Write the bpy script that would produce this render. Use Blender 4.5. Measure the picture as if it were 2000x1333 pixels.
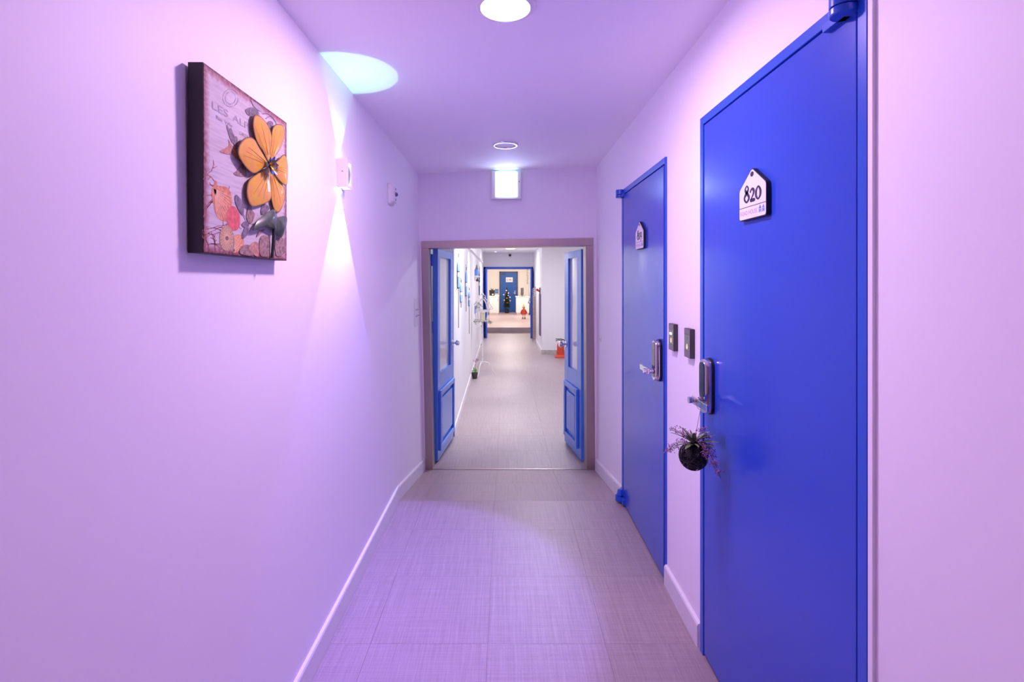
import bpy, bmesh, math, random
from mathutils import Vector, Matrix
random.seed(7)
for o in list(bpy.data.objects):
    bpy.data.objects.remove(o)
S = bpy.context.scene
COL = S.collection

# ------------------------------------------------------------------ camera, world, exposure
CAM_Z = 1.39
cd = bpy.data.cameras.new('camera'); cam = bpy.data.objects.new('camera', cd); COL.objects.link(cam)
cam.location = (0, 0, CAM_Z); cam.rotation_euler = (math.radians(90), 0, 0)
cd.sensor_width = 36; cd.lens = 18.0
cd.shift_x = 0.0065; cd.shift_y = -0.05825
cd.clip_start = 0.02
S.camera = cam
w = bpy.data.worlds.new('world'); S.world = w; w.use_nodes = True
w.node_tree.nodes['Background'].inputs[0].default_value = (0.75, 0.72, 0.8, 1)
w.node_tree.nodes['Background'].inputs[1].default_value = 0.05
S.view_settings.view_transform = 'Standard'; S.view_settings.look = 'None'
S.view_settings.gamma = 1; S.view_settings.exposure = 0.85
S.view_settings.use_curve_mapping = False
S.cycles.diffuse_bounces = 10; S.cycles.max_bounces = 14

# ------------------------------------------------------------------ dimensions (metres)
XR = 0.742                     # right corridor wall
DEND = 4.17                    # end wall of the corridor
DR = 3.24                      # top of the ramp
ZH = -0.145                    # hall floor
CL, CR = 2.268, 2.322          # ceiling height left / right
HC = 2.18                      # hall ceiling
DH = 14.5                      # far wall of the hall
BACK = -4.0
def floor_z(d):
    return 0.0 if d <= DR else (ZH if d >= DEND else ZH * (d - DR) / (DEND - DR))
def xl_bot(d):
    return -0.685 if d <= DR else -0.685 + 0.024 * min(1, (d - DR) / (DEND - DR))
XLT = -0.713
def xl(d, z):
    b = xl_bot(d); return b + (XLT - b) * max(0, z) / CL
def ceil_z(x):
    return CL + (CR - CL) * (x - XLT) / (XR - XLT)
def hall_xl(d): return -0.455 - 0.0108 * d
def P(u, v, d): return Vector(((u - 987) * d / 1000, d, CAM_Z - (v - 550) * d / 1000))

# ------------------------------------------------------------------ materials
MATS = {}
def mat(name, col, rough=0.5, metal=0.0, emit=None, estr=0.0, var=0.0, vscale=8.0, bump=0.0, bscale=60.0, coat=0.0, spec=0.5, aniso=0.0):
    if name in MATS: return MATS[name]
    m = bpy.data.materials.new(name); m.use_nodes = True; MATS[name] = m
    nt = m.node_tree; b = nt.nodes['Principled BSDF']
    b.inputs['Base Color'].default_value = (*col, 1); b.inputs['Roughness'].default_value = rough
    b.inputs['Metallic'].default_value = metal; b.inputs['Coat Weight'].default_value = coat
    b.inputs['Specular IOR Level'].default_value = spec; b.inputs['Anisotropic'].default_value = aniso
    if emit: b.inputs['Emission Color'].default_value = (*emit, 1); b.inputs['Emission Strength'].default_value = estr
    g = nt.nodes.new('ShaderNodeNewGeometry')
    if var > 0:
        n = nt.nodes.new('ShaderNodeTexNoise'); n.inputs['Scale'].default_value = vscale; n.inputs['Detail'].default_value = 4
        nt.links.new(g.outputs['Position'], n.inputs['Vector'])
        r = nt.nodes.new('ShaderNodeValToRGB')
        r.color_ramp.elements[0].color = (*[c * (1 - var) for c in col], 1); r.color_ramp.elements[0].position = 0.3
        r.color_ramp.elements[1].color = (*[min(1, c * (1 + var)) for c in col], 1); r.color_ramp.elements[1].position = 0.7
        nt.links.new(n.outputs['Fac'], r.inputs['Fac']); nt.links.new(r.outputs['Color'], b.inputs['Base Color'])
    if bump > 0:
        n2 = nt.nodes.new('ShaderNodeTexNoise'); n2.inputs['Scale'].default_value = bscale; n2.inputs['Detail'].default_value = 3
        nt.links.new(g.outputs['Position'], n2.inputs['Vector'])
        bp = nt.nodes.new('ShaderNodeBump'); bp.inputs['Strength'].default_value = bump; bp.inputs['Distance'].default_value = 0.002
        nt.links.new(n2.outputs['Fac'], bp.inputs['Height']); nt.links.new(bp.outputs['Normal'], b.inputs['Normal'])
    return m

def vinyl():
    m = bpy.data.materials.new('woven_vinyl'); m.use_nodes = True; nt = m.node_tree; b = nt.nodes['Principled BSDF']
    g = nt.nodes.new('ShaderNodeNewGeometry'); oi = nt.nodes.new('ShaderNodeObjectInfo')
    add = nt.nodes.new('ShaderNodeVectorMath'); add.operation = 'ADD'
    mul = nt.nodes.new('ShaderNodeMath'); mul.operation = 'MULTIPLY'; mul.inputs[1].default_value = 7.0
    nt.links.new(oi.outputs['Random'], mul.inputs[0])
    nt.links.new(g.outputs['Position'], add.inputs[0]); nt.links.new(mul.outputs[0], add.inputs[1])
    def streak(sx, sy, det):
        mp = nt.nodes.new('ShaderNodeMapping'); mp.inputs['Scale'].default_value = (sx, sy, 3)
        n = nt.nodes.new('ShaderNodeTexNoise'); n.inputs['Scale'].default_value = 1; n.inputs['Detail'].default_value = det; n.inputs['Roughness'].default_value = 0.65
        nt.links.new(add.outputs[0], mp.inputs['Vector']); nt.links.new(mp.outputs['Vector'], n.inputs['Vector'])
        return n.outputs['Fac']
    a = streak(190, 3.5, 3); c = streak(3.5, 190, 3); f = streak(330, 330, 1)
    def m2(op, x, y):
        q = nt.nodes.new('ShaderNodeMath'); q.operation = op
        for i, k in enumerate((x, y)):
            if isinstance(k, (int, float)): q.inputs[i].default_value = k
            else: nt.links.new(k, q.inputs[i])
        return q.outputs[0]
    t = m2('ADD', m2('MULTIPLY', a, 0.46), m2('ADD', m2('MULTIPLY', c, 0.30), m2('MULTIPLY', f, 0.24)))
    r = nt.nodes.new('ShaderNodeValToRGB')
    r.color_ramp.elements[0].position = 0.36; r.color_ramp.elements[0].color = (0.31, 0.235, 0.25, 1)
    r.color_ramp.elements[1].position = 0.66; r.color_ramp.elements[1].color = (0.46, 0.375, 0.385, 1)
    nt.links.new(t, r.inputs['Fac']); nt.links.new(r.outputs['Color'], b.inputs['Base Color'])
    b.inputs['Roughness'].default_value = 0.42
    bp = nt.nodes.new('ShaderNodeBump'); bp.inputs['Strength'].default_value = 0.12; bp.inputs['Distance'].default_value = 0.001
    nt.links.new(t, bp.inputs['Height']); nt.links.new(bp.outputs['Normal'], b.inputs['Normal'])
    return m
M_FLOOR = vinyl()
M_WALL = mat('wall_paint', (0.93, 0.885, 0.95), 0.55, bump=0.10, bscale=55)
M_CEIL = mat('ceiling_paint', (0.96, 0.92, 0.985), 0.7)
M_HALL = mat('hall_paint', (0.88, 0.865, 0.88), 0.45, bump=0.05)
M_TRIM = mat('trim_paint', (0.80, 0.77, 0.82), 0.35)
M_GROUT = mat('joint', (0.15, 0.12, 0.125), 0.9)
M_BLUE = mat('blue_paint', (0.026, 0.080, 0.58), 0.22, bump=0.03, bscale=25, coat=0.15)
M_BLUEF = mat('blue_frame_paint', (0.018, 0.10, 0.62), 0.28, coat=0.2)
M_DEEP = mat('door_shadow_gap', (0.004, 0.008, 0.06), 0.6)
M_LEAF = mat('light_blue_gloss', (0.075, 0.24, 0.75), 0.25, coat=0.25)
M_STEEL = mat('brushed_steel', (0.46, 0.37, 0.36), 0.34, 1.0, bump=0.04, bscale=200, aniso=0.5)
M_CHROME = mat('chrome', (0.80, 0.78, 0.80), 0.10, 1.0)
M_BLACKGL = mat('black_glass', (0.012, 0.014, 0.018), 0.08, coat=0.5)
M_BLACK = mat('black_edge', (0.012, 0.010, 0.014), 0.45)
M_DARKP = mat('dark_plastic', (0.045, 0.04, 0.045), 0.35)
M_WHITE = mat('white_plastic', (0.80, 0.79, 0.80), 0.35)
M_PLATE = mat('plate_face', (0.86, 0.82, 0.86), 0.35)
M_INK = mat('number_ink', (0.03, 0.025, 0.06), 0.5)
M_GINK = mat('grey_ink', (0.36, 0.30, 0.46), 0.6)
M_LOGO = mat('logo_blue', (0.10, 0.24, 0.68), 0.5)

# ------------------------------------------------------------------ mesh builder
W = {}
def tag(o, label=None, cat=None, group=None, kind=None):
    if label: o['label'] = label
    if cat: o['category'] = cat
    if group: o['group'] = group
    if kind: o['kind'] = kind
    return o
def root(name, loc, label, cat, group=None, kind=None):
    o = bpy.data.objects.new(name, None); COL.objects.link(o); o.location = loc; o.empty_display_size = 0.05
    W[o] = Vector(loc); return tag(o, label, cat, group, kind)
class MB:
    def __init__(s): s.v = []; s.f = []
    def add(s, vs, fs):
        n = len(s.v); s.v += [Vector(q) for q in vs]; s.f += [tuple(i + n for i in f) for f in fs]; return s
    def box(s, x0, x1, y0, y1, z0, z1):
        return s.hexa([(x0, y0, z0), (x1, y0, z0), (x1, y1, z0), (x0, y1, z0), (x0, y0, z1), (x1, y0, z1), (x1, y1, z1), (x0, y1, z1)])
    def hexa(s, p):
        return s.add(p, [(0, 3, 2, 1), (4, 5, 6, 7), (0, 1, 5, 4), (1, 2, 6, 5), (2, 3, 7, 6), (3, 0, 4, 7)])
    def obox(s, o, e, n, a0, a1, b0, b1, z0, z1):
        q = lambda a, b, z: (o[0] + e[0] * a + n[0] * b, o[1] + e[1] * a + n[1] * b, z)
        return s.hexa([q(a0, b0, z0), q(a1, b0, z0), q(a1, b1, z0), q(a0, b1, z0), q(a0, b0, z1), q(a1, b0, z1), q(a1, b1, z1), q(a0, b1, z1)])
    def rings(s, rs, cap=True, closed=True):
        n = len(rs[0]); vs = [q for r in rs for q in r]; fs = []
        for i in range(len(rs) - 1):
            for j in range(n if closed else n - 1):
                k = (j + 1) % n; fs.append((i * n + j, i * n + k, (i + 1) * n + k, (i + 1) * n + j))
        if cap:
            fs.append(tuple(range(n - 1, -1, -1))); fs.append(tuple((len(rs) - 1) * n + j for j in range(n)))
        return s.add(vs, fs)
    def tube(s, pts, r, n=8, cap=True):
        pts = [Vector(p) for p in pts]; rs = []
        rad = r if isinstance(r, (list, tuple)) else [r] * len(pts)
        up = Vector((0, 0, 1)); prev = None
        for i, p in enumerate(pts):
            t = (pts[min(i + 1, len(pts) - 1)] - pts[max(i - 1, 0)])
            if t.length < 1e-9: t = Vector((0, 0, 1))
            t.normalize()
            if prev is None:
                a = t.cross(up if abs(t.z) < 0.9 else Vector((1, 0, 0))).normalized()
            else:
                a = prev - t * prev.dot(t); a.normalize()
            prev = a; b = t.cross(a)
            rs.append([p + (a * math.cos(2 * math.pi * k / n) + b * math.sin(2 * math.pi * k / n)) * rad[i] for k in range(n)])
        return s.rings(rs, cap)
    def lathe(s, c, prof, n=24, axis=(0, 0, 1), cap=True):
        c = Vector(c); ax = Vector(axis).normalized(); q = ax.cross(Vector((1, 0, 0)) if abs(ax.x) < 0.9 else Vector((0, 1, 0))).normalized(); t = ax.cross(q)
        return s.rings([[c + ax * h + (q * math.cos(2 * math.pi * k / n) + t * math.sin(2 * math.pi * k / n)) * r for k in range(n)] for r, h in prof], cap)
    def ball(s, c, r, n=12, sz=1.0):
        m = max(5, n // 2)
        return s.lathe(c, [(max(1e-4, r * math.sin(math.pi * i / m)), -r * sz * math.cos(math.pi * i / m)) for i in range(m + 1)], n)
    def prism(s, poly, fn, a0, a1):
        """poly of 2D points mapped by fn(x, y, a) and extruded from a0 to a1"""
        return s.rings([[fn(x, y, a0) for x, y in poly], [fn(x, y, a1) for x, y in poly]])
    def build(s, name, m, parent=None, smooth=False, bevel=0.0, seg=2, label=None):
        me = bpy.data.meshes.new(name)
        lo = Vector([min(q[i] for q in s.v) for i in range(3)]); hi = Vector([max(q[i] for q in s.v) for i in range(3)])
        c = (lo + hi) / 2; c.z = lo.z
        me.from_pydata([q - c for q in s.v], [], s.f)
        bm = bmesh.new(); bm.from_mesh(me); bmesh.ops.recalc_face_normals(bm, faces=bm.faces); bm.to_mesh(me); bm.free()
        me.materials.append(m)
        if smooth:
            me.polygons.foreach_set('use_smooth', [True] * len(me.polygons))
            try: me.set_sharp_from_angle(angle=math.radians(40))
            except Exception: pass
        o = bpy.data.objects.new(name, me); COL.objects.link(o)
        o.parent = parent; W[o] = c
        o.location = c - (W[parent] if parent else Vector((0, 0, 0)))
        if bevel:
            bv = o.modifiers.new('bevel', 'BEVEL'); bv.width = bevel; bv.segments = seg; bv.limit_method = 'ANGLE'
        if label: o['label'] = label
        return o
def smooth_path(pts, n=6, closed=False):
    pts = [tuple(p) for p in pts]; out = []; L = len(pts)
    rng = range(L) if closed else range(L - 1)
    for i in rng:
        g = (lambda k: pts[k % L]) if closed else (lambda k: pts[max(0, min(L - 1, k))])
        p0, p1, p2, p3 = g(i - 1), g(i), g(i + 1), g(i + 2)
        for j in range(n):
            t = j / n
            out.append(tuple(0.5 * ((2 * b) + (c - a) * t + (2 * a - 5 * b + 4 * c - d) * t * t + (-a + 3 * b - 3 * c + d) * t ** 3) for a, b, c, d in zip(p0, p1, p2, p3)))
    if not closed: out.append(pts[-1])
    return out
def rrect(w, h, r, n=5):
    out = []
    for cx, cy, a in ((w / 2 - r, h / 2 - r, 0), (-w / 2 + r, h / 2 - r, 90), (-w / 2 + r, -h / 2 + r, 180), (w / 2 - r, -h / 2 + r, 270)):
        for k in range(n + 1):
            t = math.radians(a + 90 * k / n); out.append((cx + r * math.cos(t), cy + r * math.sin(t)))
    return out
def round_poly(poly, r, n=4):
    out = []; L = len(poly)
    for i in range(L):
        p = Vector(poly[i]); a = (Vector(poly[i - 1]) - p).normalized(); b = (Vector(poly[(i + 1) % L]) - p).normalized()
        p0 = p + a * r; p2 = p + b * r
        for k in range(n + 1):
            t = k / n; q = p0 * (1 - t) ** 2 + p * 2 * t * (1 - t) + p2 * t * t; out.append((q.x, q.y))
    return out
def light(name, kind, loc, power, col, parent=None, **kw):
    l = bpy.data.lights.new(name, kind); l.energy = power; l.color = col
    rot = kw.pop('rot', (0, 0, 0))
    for k, v in kw.items(): setattr(l, k, v)
    o = bpy.data.objects.new(name, l); COL.objects.link(o); o.rotation_euler = rot
    o.parent = parent; o.location = Vector(loc) - (W[parent] if parent else Vector((0, 0, 0)))
    return o

# light colours and powers of the lamps of the place
C_MAIN, P_MAIN = (0.98, 0.63, 0.95), 11.0
C_HALL, P_HALL = (0.86, 0.87, 1.0), 17.0
C_WARM, P_WARM = (1.0, 0.89, 0.80), 36.0

# ================================================================== SETTING
def structure(mb, name, m, label, cat, **k):
    return tag(mb.build(name, m, None, **k), label, cat, kind='structure')
# --- left corridor wall (leans a little)
mb = MB(); ds = [BACK, 0.5, 1.5, DR, DEND + 0.02]; zs = [-0.3, 0.0, 1.2, 2.40]
ri = [[(xl(d, z), d, z) for z in zs] + [(-0.95, d, z) for z in reversed(zs)] for d in ds]
mb.rings(ri)
structure(mb, 'wall_left', M_WALL, 'lavender-lit painted wall carrying the flower picture and the sconce', 'wall')
# --- right corridor wall with two door openings
D820 = (1.038, 1.929, 2.003); D819 = (2.349, 3.229, 1.963)
mb = MB()
def rwall(d0, d1, z0=-0.3, z1=2.40): mb.box(XR, XR + 0.2, d0, d1, z0, z1)
rwall(BACK, D820[0]); rwall(D820[1], D819[0]); rwall(D819[1], DEND + 0.02)
mb.box(0.7345, XR, D820[0] - 0.013, D820[0] - 0.0005, -0.3, 2.28)
rwall(D820[0], D820[1], D820[2]); rwall(D819[0], D819[1], D819[2])
structure(mb, 'wall_right', M_WALL, 'lavender-lit painted wall holding the two blue room doors', 'wall')
# --- end wall above and beside the steel framed doorway
mb = MB()
mb.box(-0.9, 0.9, DEND, DEND + 0.12, 1.70, 2.45)
mb.box(-0.9, -0.63, DEND, DEND + 0.12, -0.3, 1.70); mb.box(0.69, 0.9, DEND, DEND + 0.12, -0.3, 1.70)
structure(mb, 'wall_end', M_WALL, 'end wall above the steel framed double doorway', 'wall')
mb = MB(); mb.box(-0.95, 0.95, BACK - 0.1, BACK, -0.3, 2.45)
structure(mb, 'wall_back', M_WALL, 'plain corridor wall behind the viewer', 'wall')
# --- ceiling
mb = MB()
mb.hexa([(-0.95, BACK, ceil_z(-0.95)), (0.95, BACK, ceil_z(0.95)), (0.95, DEND + 0.02, ceil_z(0.95)), (-0.95, DEND + 0.02, ceil_z(-0.95)),
         (-0.95, BACK, 2.5), (0.95, BACK, 2.5), (0.95, DEND + 0.02, 2.5), (-0.95, DEND + 0.02, 2.5)])
structure(mb, 'ceiling', M_CEIL, 'smooth violet-lit ceiling of the near corridor', 'ceiling')
# --- floor: base slabs with separate vinyl tiles on top
fl = root('floor', (0, 1, 0), 'grey taupe woven vinyl tile floor with a ramp down to the doorway', 'floor', kind='structure')
T = 0.003
mb = MB(); mb.box(-0.72, XR + 0.02, BACK, DR, -0.1, -T)
mb.hexa([(-0.72, DR, -0.1), (XR + .02, DR, -0.1), (XR + .02, DEND, ZH - 0.1), (-0.72, DEND, ZH - 0.1), (-0.72, DR, -T), (XR + .02, DR, -T), (XR + .02, DEND, ZH - T), (-0.72, DEND, ZH - T)])
mb.box(-0.75, 2.3, DEND, 9.2, ZH - 0.1, ZH - T)
mb.build('subfloor', M_GROUT, fl)
G = 0.0004
tile_meshes = {}
def tile(x0, x1, d0, d1):
    z0, z1 = floor_z(d0 + 1e-4), floor_z(d1 - 1e-4)
    key = (round(x1 - x0, 3), round(d1 - d0, 3), round(z1 - z0, 3))
    c = Vector(((x0 + x1) / 2, (d0 + d1) / 2, (z0 + z1) / 2))
    if key not in tile_meshes:
        m2 = MB(); hx, hy, hz = (x1 - x0) / 2 - G, (d1 - d0) / 2 - G, (z1 - z0) / 2
        m2.hexa([(-hx, -hy, -hz - T), (hx, -hy, -hz - T), (hx, hy, hz - T), (-hx, hy, hz - T), (-hx, -hy, -hz), (hx, -hy, -hz), (hx, hy, hz), (-hx, hy, hz)])
        me = bpy.data.meshes.new('tile'); me.from_pydata(m2.v, [], m2.f); me.materials.append(M_FLOOR); tile_meshes[key] = me
    o = bpy.data.objects.new('tile', tile_meshes[key]); COL.objects.link(o); o.parent = fl; o.location = c - W[fl]
cols = [-0.70, -0.517, -0.067, 0.383, XR + 0.01]
rows = [0.613, 1.063, 1.513, 1.963, 2.413, 2.863, DR, (DR + DEND) / 2, DEND]
for i in range(len(rows) - 1):
    for j in range(4): tile(cols[j], cols[j + 1], rows[i], rows[i + 1])
hcols = [-0.70, -0.517, -0.067, 0.383, 0.833, 1.283]; hrows = [DEND + 0.02 + 0.45 * k for k in range(12)]
for i in range(len(hrows) - 1):
    for j in range(5): tile(hcols[j], hcols[j + 1], hrows[i], hrows[i + 1])
hd = hrows[-1]
mb = MB(); mb.box(-0.72, XR + 0.02, BACK, 0.6125, -T, 0); mb.box(1.2835, 2.3, DEND + 0.02, hd, ZH - T, ZH); mb.box(-0.75, 2.3, hd + G, 15.3, ZH - 0.1, ZH)
mb.build('vinyl_sheet', M_FLOOR, fl)
mb = MB(); mb.box(-0.64, 0.70, DEND + 0.002, DEND + 0.018, ZH - T, ZH + 0.003)
mb.build('threshold_strip', M_STEEL, fl)
# --- baseboards
def baseboard(name, path, h, t, nx, label, m=M_TRIM):
    """path: list of (x, d) along the wall foot; nx: unit sign into the room"""
    rs = []
    for x, d in path:
        z = floor_z(d)
        prof = [(-0.01, -0.01), (t, -0.01), (t, h - 0.010), (t * 0.75, h - 0.003), (t * 0.35, h), (-0.01, h)]
        rs.append([(x + nx * a, d, z + b) for a, b in prof])
    mb = MB(); mb.rings(rs); return structure(mb, name, m, label, 'baseboard')
baseboard('baseboard_left', [(xl_bot(d), d) for d in (BACK, 0.5, 1.5, 2.5, DR, 3.6, DEND - 0.01)], 0.092, 0.012, 1, 'white baseboard along the left wall, bending down with the ramp')
baseboard('baseboard_middle', [(XR, D820[1] + 0.012), (XR, D819[0] - 0.002)], 0.092, 0.015, -1, 'short white baseboard between the two blue doors')
baseboard('baseboard_right', [(XR, D819[1] + 0.012), (XR, 3.6), (XR, DEND - 0.01)], 0.092, 0.015, -1, 'white baseboard running down the ramp from the far blue door')

# --- hall beyond the doorway
mb = MB()
mb.rings([[(hall_xl(d), d, z) for z in (ZH - 0.1, 2.35)] + [(-0.9, d, z) for z in (2.35, ZH - 0.1)] for d in (5.06, DH + 0.1)])
mb.box(-0.9, -0.70, DEND + 0.12, 5.06, ZH - 0.1, 2.35)
structure(mb, 'wall_hall_left', M_HALL, 'white hall wall with hanging buoys, seen through the doorway', 'wall')
mb = MB(); mb.box(0.78, 2.4, 10.9, DH + 0.1, ZH - 0.1, 2.35)
structure(mb, 'wall_hall_pillar', M_HALL, 'cream wall block jutting out beside the fire extinguisher', 'wall')
mb = MB(); mb.box(2.3, 2.4, DEND, 10.9, ZH - 0.1, 2.35); mb.box(0.9, 2.4, DEND + 0.02, DEND + 0.12, ZH - 0.1, 2.35)
structure(mb, 'wall_hall_right', M_HALL, 'white outer wall of the hall bay', 'wall')
mb = MB(); mb.box(-0.9, 2.4, DEND + 0.12, DH + 0.1, HC, HC + 0.1)
structure(mb, 'ceiling_hall', M_HALL, 'white ceiling of the hall beyond the doorway', 'ceiling')
mb = MB(); mb.box(-0.9, 0.9, DH, DH + 0.12, 1.80, 2.35); mb.box(-0.9, -0.60, DH, DH + 0.12, ZH - 0.1, 1.80); mb.box(0.765, 0.9, DH, DH + 0.12, ZH - 0.1, 1.80)
structure(mb, 'wall_hall_end', M_HALL, 'lavender wall above the far blue double doorway', 'wall')
mb = MB()
mb.rings([[(hall_xl(d) - 0.01, d, ZH - 0.01), (hall_xl(d) + 0.012, d, ZH - 0.01), (hall_xl(d) + 0.012, d, ZH + 0.08), (hall_xl(d) + 0.004, d, ZH + 0.088), (hall_xl(d) - 0.01, d, ZH + 0.088)] for d in (5.06, DH)])
structure(mb, 'baseboard_hall_left', M_TRIM, 'thin white baseboard under the hanging buoys', 'baseboard')
M_STONEB = mat('stone_base', (0.50, 0.46, 0.43), 0.5, var=0.15, vscale=20)
mb = MB(); mb.box(0.768, 2.3, 10.888, 10.905, ZH - 0.01, ZH + 0.075)
structure(mb, 'baseboard_pillar_front', M_STONEB, 'grey beige stone skirting behind the fire extinguisher', 'baseboard')
mb = MB(); mb.box(0.765, 0.782, 10.89, DH, ZH - 0.01, ZH + 0.075)
structure(mb, 'baseboard_pillar_side', M_TRIM, 'white baseboard under the slatted screen side of the pillar', 'baseboard')
mb = MB()
mb.rings([[(hall_xl(d) - 0.01, d, 1.865), (hall_xl(d) + 0.035, d, 1.865), (hall_xl(d) + 0.035, d, 1.885), (hall_xl(d) + 0.012, d, 1.905), (hall_xl(d) - 0.01, d, 1.905)] for d in (5.06, 13.6)])
structure(mb, 'trim_1', M_TRIM, 'thin white picture rail along the hall wall over the buoys', 'trim')

# --- far room behind the second double doorway
FZ = 0.01
mb = MB(); mb.box(-0.95, 1.3, 15.3, 23.2, ZH - 0.1, FZ)
structure(mb, 'floor_far_room', M_FLOOR, 'raised beige floor of the far room behind a step', 'floor')
M_FARW = mat('far_wall_paint', (0.86, 0.83, 0.80), 0.6)
mb = MB(); mb.box(-0.95, 1.3, 23.0, 23.15, FZ, 2.5); mb.box(-0.95, -0.80, DH + 0.12, 23.0, ZH, 2.5); mb.box(1.05, 1.3, DH + 0.12, 23.0, ZH, 2.5)
structure(mb, 'wall_far_room', M_FARW, 'cream walls of the far room around the dark blue door', 'wall')
mb = MB(); mb.box(-0.95, 1.3, DH + 0.12, 23.15, 2.40, 2.5)
structure(mb, 'ceiling_far_room', M_FARW, 'ceiling of the far room', 'ceiling')

# ================================================================== ROOM DOORS
def room_door(name, D, hinge_far, label):
    d0, d1, zt = D
    r = root(name, (XR, (d0 + d1) / 2, 0), label, 'door', kind='structure')
    fx = 0.733; fw = 0.029
    mb = MB()
    fn_ = 0.008 if hinge_far else fw
    mb.box(fx, XR + 0.12, d0, d0 + fn_, -0.002, zt); mb.box(fx, XR + 0.12, d1 - fw, d1, -0.002, zt); mb.box(fx, XR + 0.12, d0 + fn_, d1 - fw, zt - 0.030, zt)
    mb.build('door_frame', M_BLUEF, r, bevel=0.002)
    mb = MB(); mb.box(fx + 0.03, XR + 0.11, d0 + fn_, d1 - fw, 0.002, zt - 0.03); mb.build('rebate_shade', M_DEEP, r)  # near-black slab behind the leaf; the gap's shade is put into its colour
    g = 0.004
    a0, a1 = d0 + fw + g, d1 - fw - g
    if not hinge_far: a0 += 0.003
    mb = MB(); mb.box(fx + 0.003, fx + 0.045, a0, a1, 0.010, zt - 0.030 - g)
    leaf = mb.build('door_leaf', M_BLUE, r, bevel=0.002)
    # pivot hinges top and bottom
    hy = d1 - 0.012 if hinge_far else d0 + 0.052
    sgn = -1 if hinge_far else 1
    for z in (zt - 0.048, 0.045):
        h = MB()
        if z > 1:
            pr = [(0.026, 0.0), (0.028, 0.003), (0.028, 0.016)]; pr2 = [(0.028, 0.019), (0.028, 0.046), (0.024, 0.05)]
        else:
            pr = [(0.024, -0.035), (0.030, -0.03), (0.030, 0.0)]; pr2 = [(0.022, 0.003), (0.015, 0.035), (0.012, 0.038)]
        cx = fx - 0.012
        h.lathe((cx, hy, z), pr, 20); h.lathe((cx, hy, z), pr2, 20)
        zz = (z, z + 0.016) if z > 1 else (z - 0.03, z)
        h.box(cx, fx + 0.004, min(hy, hy + sgn * 0.075), max(hy, hy + sgn * 0.075), zz[0], zz[1])
        if z > 1: h.box(cx, fx + 0.004, min(hy, hy - sgn * 0.035), max(hy, hy - sgn * 0.035), z + 0.020, z + 0.046)
        h.build('pivot_hinge', M_BLUEF, r, smooth=True, bevel=0.001)
    # digital lock
    lc = (a0 + 0.052) if hinge_far else (a1 - 0.062)
    lz = 1.015
    FN = lambda x0: (lambda a, b, t: (x0 - t, lc - a, lz + b))
    f0 = FN(fx + 0.003)
    mb = MB(); mb.prism(rrect(0.072, 0.200, 0.032), f0, 0, 0.010); lock = mb.build('lock', M_BLACK, r, smooth=True)
    mb = MB(); A = rrect(0.066, 0.194, 0.030); Bp = rrect(0.052, 0.186, 0.025)
    mb.rings([[f0(x, y, 0.010) for x, y in A], [f0(x, y, 0.022) for x, y in A], [f0(x, y, 0.032) for x, y in Bp]]); mb.build('lock_case', M_CHROME, lock, smooth=True)
    mb = MB(); mb.prism([(x, y + 0.022) for x, y in rrect(0.046, 0.128, 0.021)], f0, 0.031, 0.0335); mb.build('keypad', M_BLACKGL, lock, smooth=True)
    mb = MB(); mb.prism([(x, y - 0.060) for x, y in rrect(0.034, 0.040, 0.008)], f0, 0.031, 0.0333); mb.build('lever_plate', M_BLACKGL, lock, smooth=True)
    hz = lz - 0.050
    mb = MB(); mb.lathe((fx - 0.025, lc, hz), [(0.013, 0), (0.013, 0.012), (0.010, 0.014), (0.010, 0.040), (0.012, 0.042), (0.012, 0.052)], 20, axis=(-1, 0, 0)); mb.build('spindle', M_CHROME, lock, smooth=True)
    e = 1 if hinge_far else -1
    mb = MB(); x0 = fx - 0.062
    mb.hexa([(x0, lc - e * 0.014, hz - 0.015), (x0, lc + e * 0.125, hz - 0.013), (x0 + 0.011, lc + e * 0.125, hz - 0.013), (x0 + 0.013, lc - e * 0.014, hz - 0.015),
             (x0, lc - e * 0.014, hz + 0.013), (x0, lc + e * 0.125, hz + 0.012), (x0 + 0.011, lc + e * 0.125, hz + 0.012), (x0 + 0.013, lc - e * 0.014, hz + 0.013)])
    mb.build('lever', M_CHROME, lock, bevel=0.003, seg=3)
    return r, lc, hz
d820, lc820, hz820 = room_door('door_1', D820, False, 'large blue steel door nearest the viewer, numbered 820')
d819, lc819, hz819 = room_door('door_2', D819, True, 'smaller looking blue steel door further on, numbered 819')

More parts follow.
